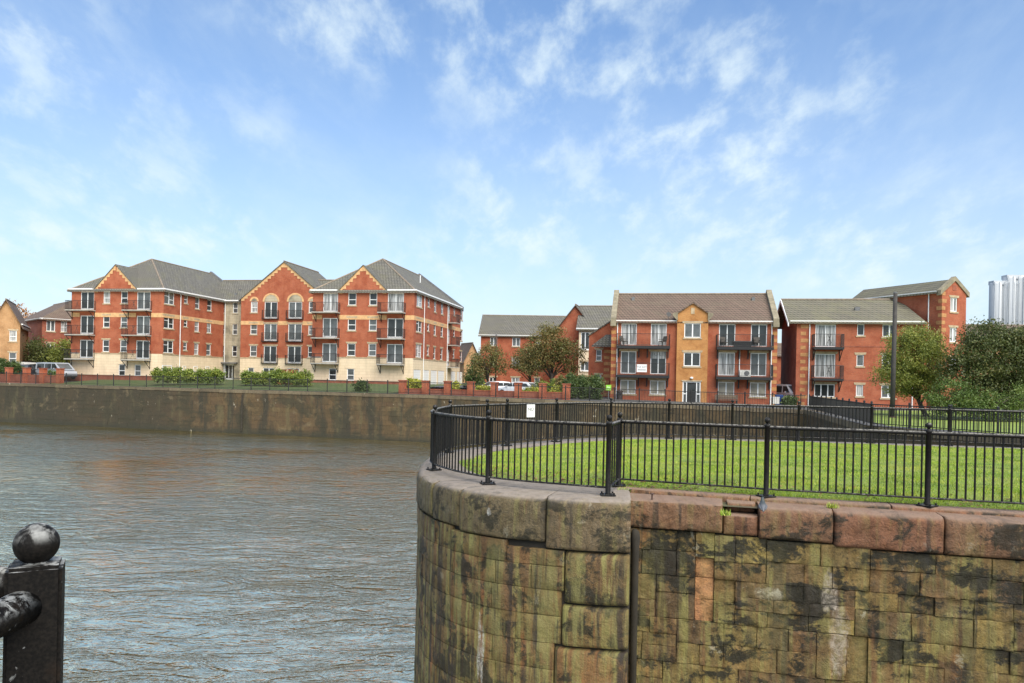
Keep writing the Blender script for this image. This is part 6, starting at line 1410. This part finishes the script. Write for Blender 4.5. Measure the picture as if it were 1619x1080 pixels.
def vehicle(name, label, loc, rz, spec, col, cat, van=False, group=None):
    c = thing(name, label, cat, tuple(loc), rz, group); lo, cb = spec['lower'], spec['cabin']
    mb = MB(); vs = []
    for x, z0, z1, w in lo: vs += [(x, -w * 0.9, z0), (x, -w, (z0 + z1) / 2), (x, -w * 0.94, z1), (x, w * 0.94, z1), (x, w, (z0 + z1) / 2), (x, w * 0.9, z0)]
    n = len(lo); fs = [(i * 6 + j, i * 6 + (j + 1) % 6, (i + 1) * 6 + (j + 1) % 6, (i + 1) * 6 + j) for i in range(n - 1) for j in range(6)] + [tuple(range(6)), tuple(range(6 * n - 6, 6 * n))]
    o = mb.add(vs, fs).build('body', M[col], c); smooth_by_angle(o, 35)
    # cabin: pillars and roof in paint, windows as panels just proud of it
    pr = [(x, z) for x, z, w in cb]; zb_ = min(z for _, z in pr) - 0.05; mb = MB(); wb, wt = cb[0][2] + 0.03, cb[2][2]
    ring = lambda s: [(x, s * (wb + (wt - wb) * max(0, min(1, (z - zb_) / (1.45 if not van else 1.9) * 1.6 - 0.2))), z) for x, z in pr]
    a, b = ring(-1), ring(1); k = len(a)
    o = mb.add(a + b, [tuple(range(k)), tuple(range(k, 2 * k))] + [(i, (i + 1) % k, k + (i + 1) % k, k + i) for i in range(k)]).build('cabin', M[col], c)
    def lerp(p, q, t): return Vector(p).lerp(Vector(q), t)
    for nm, i in (('rear_window', 0), ('windscreen', k - 2)):
        if van and nm == 'rear_window' : pass
        p0, p1, q0, q1 = Vector(a[i]), Vector(a[i + 1]), Vector(b[i]), Vector(b[i + 1]); nn = (p1 - p0).cross(q0 - p0).normalized(); nn = nn if nn.z > 0 else -nn
        P = [p0.lerp(q0, .1).lerp(p1.lerp(q1, .1), .14), p0.lerp(q0, .9).lerp(p1.lerp(q1, .9), .14), p0.lerp(q0, .88).lerp(p1.lerp(q1, .88), .88), p0.lerp(q0, .12).lerp(p1.lerp(q1, .12), .88)]
        MB().poly([p + nn * 0.012 for p in P]).build(nm, M['glass_mid'], c)
    for sg, rg in ((-1, a), (1, b)):
        zt_ = min(rg[1][2], rg[k - 2][2]) - 0.10; z0_ = zb_ + 0.13; yb, yt = rg[0][1], rg[2][1]
        xs_ = [(-1.55, -0.75), (-0.68, 0.15), (0.22, 0.85)] if not van else [(0.45, 1.3)]
        if van and col != 'car_cream': xs_ = [(-2.1, -0.9), (-0.75, 0.3), (0.45, 1.35)]
        for x0, x1 in xs_:
            f0 = 0.0; e1 = x1 + (0.12 if x1 > 0.5 else 0); s0 = x0 - (0.12 if x0 < -1.5 and not van else 0)
            MB().poly([(s0, yb + sg * 0.01, z0_), (e1, yb + sg * 0.01, z0_), (x1 - (0.35 if x1 > 0.5 else 0), yt + sg * 0.045, zt_), (x0 + (0.2 if x0 < -1.5 and not van else 0), yt + sg * 0.045, zt_)]).build('side_window', M['glass_dark'], c)
    L = spec['L'] / 2
    for x in (-L * 0.62, L * 0.64):
        for sg in (-1, 1):
            w = MB().lathe([(0.2, -0.1), (0.31, -0.1), (0.33, -0.05), (0.33, 0.06), (0.30, 0.1), (0.2, 0.1)], n=18).build('wheel', M['tyre'], c); w.rotation_euler.x = R(90); w.location = (x, sg * (spec['w'] - 0.09), 0.33)
            MB().lathe([(0.03, -sg * 0.105 * 1), (0.2, -sg * 0.102), (0.21, -sg * 0.09)], n=14).build('rim', M['rim'], w)
    zl_ = lo[1][2] - 0.2
    for sg in (-1, 1):
        MB().box(-L - 0.0, -L + 0.18, min(sg * 0.5, sg * 0.8), max(sg * 0.5, sg * 0.8), zl_, zl_ + 0.16).build('tail_light', M['lamp_red'], c)
        MB().box(L - 0.25, L - 0.03, min(sg * 0.48, sg * 0.72), max(sg * 0.48, sg * 0.72), lo[-2][2] - 0.2, lo[-2][2] - 0.06).build('headlight', M['lamp_clear'], c)
        MB().box(0.75, 0.95, sg * (spec['w'] + 0.0) - 0.08, sg * (spec['w'] + 0.0) + 0.08, zb_ + 0.1, zb_ + 0.24).build('wing_mirror', M[col], c)
    for x, nm in ((-L - 0.04, 'rear_bumper'), (L - 0.1, 'front_bumper')): MB().box(x, x + 0.14, -spec['w'] * 0.78, spec['w'] * 0.78, 0.3, 0.5).build(nm, M['tyre'] if van else M[col], c)
    return c
q = ray(781, 600) * 79; vehicle('parked_car', 'white saloon car parked behind the yellow shrub and brick wall', (q.x, q.y, -0.2), R(205), CAR, 'car_white', 'car', group='cars parked behind the brick wall')
q = ray(819, 600) * 77; vehicle('parked_car', 'white hatchback parked beside the saloon behind the brick wall', (q.x, q.y, -0.2), R(152), CAR, 'car_white', 'car', group='cars parked behind the brick wall')
q = ray(90, 600) * 88.5; gv = vehicle('parked_van', 'grey van with white lettering parked beside the apartments', (q.x, q.y, 0.42), R(-24), VAN, 'car_grey', 'van', True)
lt = link('lettering', text_mesh('OPL', 0.42, M['sign_white']), gv); lt.rotation_euler = (R(90), 0, 0); lt.location = (-0.9, -1.0, 0.98)
q = ray(39.5, 600) * 91; vehicle('parked_van', 'off-white van parked behind the pillared brick wall', (q.x, q.y, 0.40), R(70), VAN, 'car_cream', 'van', True)
q = ray(60, 600) * 90; vehicle('parked_car', 'black people carrier parked between the two vans', (q.x, q.y, 0.42), R(75), dict(CAR, cabin=[(-2.05, 0.9, 0.82), (-1.85, 1.62, 0.68), (-0.6, 1.72, 0.69), (0.4, 1.62, 0.67), (1.35, 0.93, 0.78)]), 'car_black', 'car')
q = ray(1248, 600) * 70; vehicle('parked_van', 'white van in the gap between the two blocks of flats', (q.x, q.y, -0.4), R(-75), VAN, 'car_white', 'van', True)
M['blue'] = flat('blue_plastic', (0.02, 0.06, 0.22), 0.5, 0.15, 3)
q = ray(1232.5, 600) * 62.0; wb_ = thing('wheelie_bin', 'blue wheelie bin at the corner of the balcony flats', 'bin', (q.x, q.y, -0.38), R(-12))
MB().hexa([(-.24, -.26, .08), (.24, -.26, .08), (.24, .26, .08), (-.24, .26, .08), (-.29, -.34, 1.0), (.29, -.34, 1.0), (.29, .34, 1.0), (-.29, .34, 1.0)]).build('bin_body', M['blue'], wb_)
MB().hexa([(-.31, -.37, 1.0), (.31, -.37, 1.0), (.31, .38, 1.0), (-.31, .38, 1.0), (-.28, -.3, 1.05), (.28, -.3, 1.05), (.28, .36, 1.1), (-.28, .36, 1.1)]).build('lid', M['blue'], wb_)
for x in (-0.26, 0.26):
    w = MB().lathe([(0.04, -0.03), (0.1, -0.03), (0.1, 0.03), (0.04, 0.03)], n=12).build('wheel', M['tyre'], wb_); w.rotation_euler.y = R(90); w.location = (x, 0.28, 0.1)
q = ray(1226.5, 600) * 61.0; ub = thing('utility_cabinet', 'small white utility box near the blue bin', 'cabinet', (q.x, q.y, -0.38), R(-12))
MB().box(-0.28, 0.28, -0.15, 0.15, 0.35, 0.85).build('casing', M['offwhite'], ub); MB().box(-0.3, 0.3, -0.17, 0.17, 0.85, 0.9).build('lid', M['white'], ub); MB().box(-0.05, 0.05, -0.05, 0.05, 0, 0.35).build('stand', M['lead'], ub)
M['lime'] = flat('lime_green_sign', (0.25, 0.55, 0.05), 0.45, 0.08)
q = ray(962.5, 600) * 63.5; ns = thing('notice', 'small lime green notice on a post by the dark hedge', 'sign', (q.x, q.y, -0.25), R(-12))
MB().box(-0.22, 0.22, -0.02, 0.02, 1.0, 1.45).build('sign_board', M['lime'], ns); MB().box(-0.16, 0.16, -0.026, -0.02, 1.09, 1.14).box(-0.12, 0.12, -0.026, -0.02, 1.24, 1.28).build('printed_line', M['sign_white'], ns); MB().tube([(0, 0.03, 0), (0, 0.03, 1.42)], 0.03, 6).build('sign_post', M['lead'], ns)
# pigeon on the coping
q = on_ground(1206.5, 811, -0.05)
M['pigeon'] = None
t = NT('pigeon_feathers'); z = t.sep(t.obj())[2]; n = t.noise(t.obj(), 60, 3)
M['pigeon'] = t.set(t.mix(t.rng(z, 0.10, 0.135), t.mix(n, (0.09, 0.095, 0.105), (0.15, 0.155, 0.165)), (0.05, 0.06, 0.06)), 0.6)
M['coral'] = flat('pigeon_legs', (0.35, 0.08, 0.06), 0.6, 0.1)
pg = thing('pigeon', 'grey pigeon standing on the red sandstone coping', 'bird', (q.x, q.y + 0.02, -0.055), R(75))
MB().tube([(-0.145, 0, 0.045), (-0.11, 0, 0.055), (-0.07, 0, 0.07), (-0.02, 0, 0.082), (0.03, 0, 0.10), (0.052, 0, 0.125), (0.060, 0, 0.150), (0.066, 0, 0.168), (0.080, 0, 0.178), (0.094, 0, 0.176), (0.106, 0, 0.171), (0.118, 0, 0.167)], [0.010, 0.018, 0.034, 0.047, 0.045, 0.034, 0.024, 0.021, 0.021, 0.015, 0.006, 0.002], 12).build('body', M['pigeon'], pg, True)
for sg in (-1, 1):
    MB().tube([(0.0, sg * 0.018, 0.055), (0.004, sg * 0.018, 0.025), (0.0, sg * 0.018, 0.004)], [0.006, 0.004, 0.004], 6).tube([(-0.012, sg * 0.018, 0.003), (0.025, sg * 0.02, 0.003)], 0.003, 5).tube([(0, sg * 0.018, 0.003), (0.02, sg * 0.032, 0.003)], 0.003, 5).build('leg', M['coral'], pg)
    w = MB().tube([(-0.125, sg * 0.02, 0.058), (-0.08, sg * 0.036, 0.075), (-0.02, sg * 0.046, 0.090), (0.03, sg * 0.038, 0.105)], [0.006, 0.017, 0.024, 0.010], 8, sx=0.5).build('wing', M['pigeon'], pg, True)
# iron pins on the coping and the lawn side
for px, py, h, l in ((1031, 790, 0.09, 'short rusty iron pin standing on the coping beside the pier nose'),):
    q = on_ground(px, py, -0.05); pn = thing('iron_pin', l, 'pin', (q.x, q.y, -0.05)); MB().lathe([(0.012, 0), (0.012, h - 0.02), (0.028, h - 0.015), (0.028, h)], n=8).build('pin_shaft', M['rust'], pn)
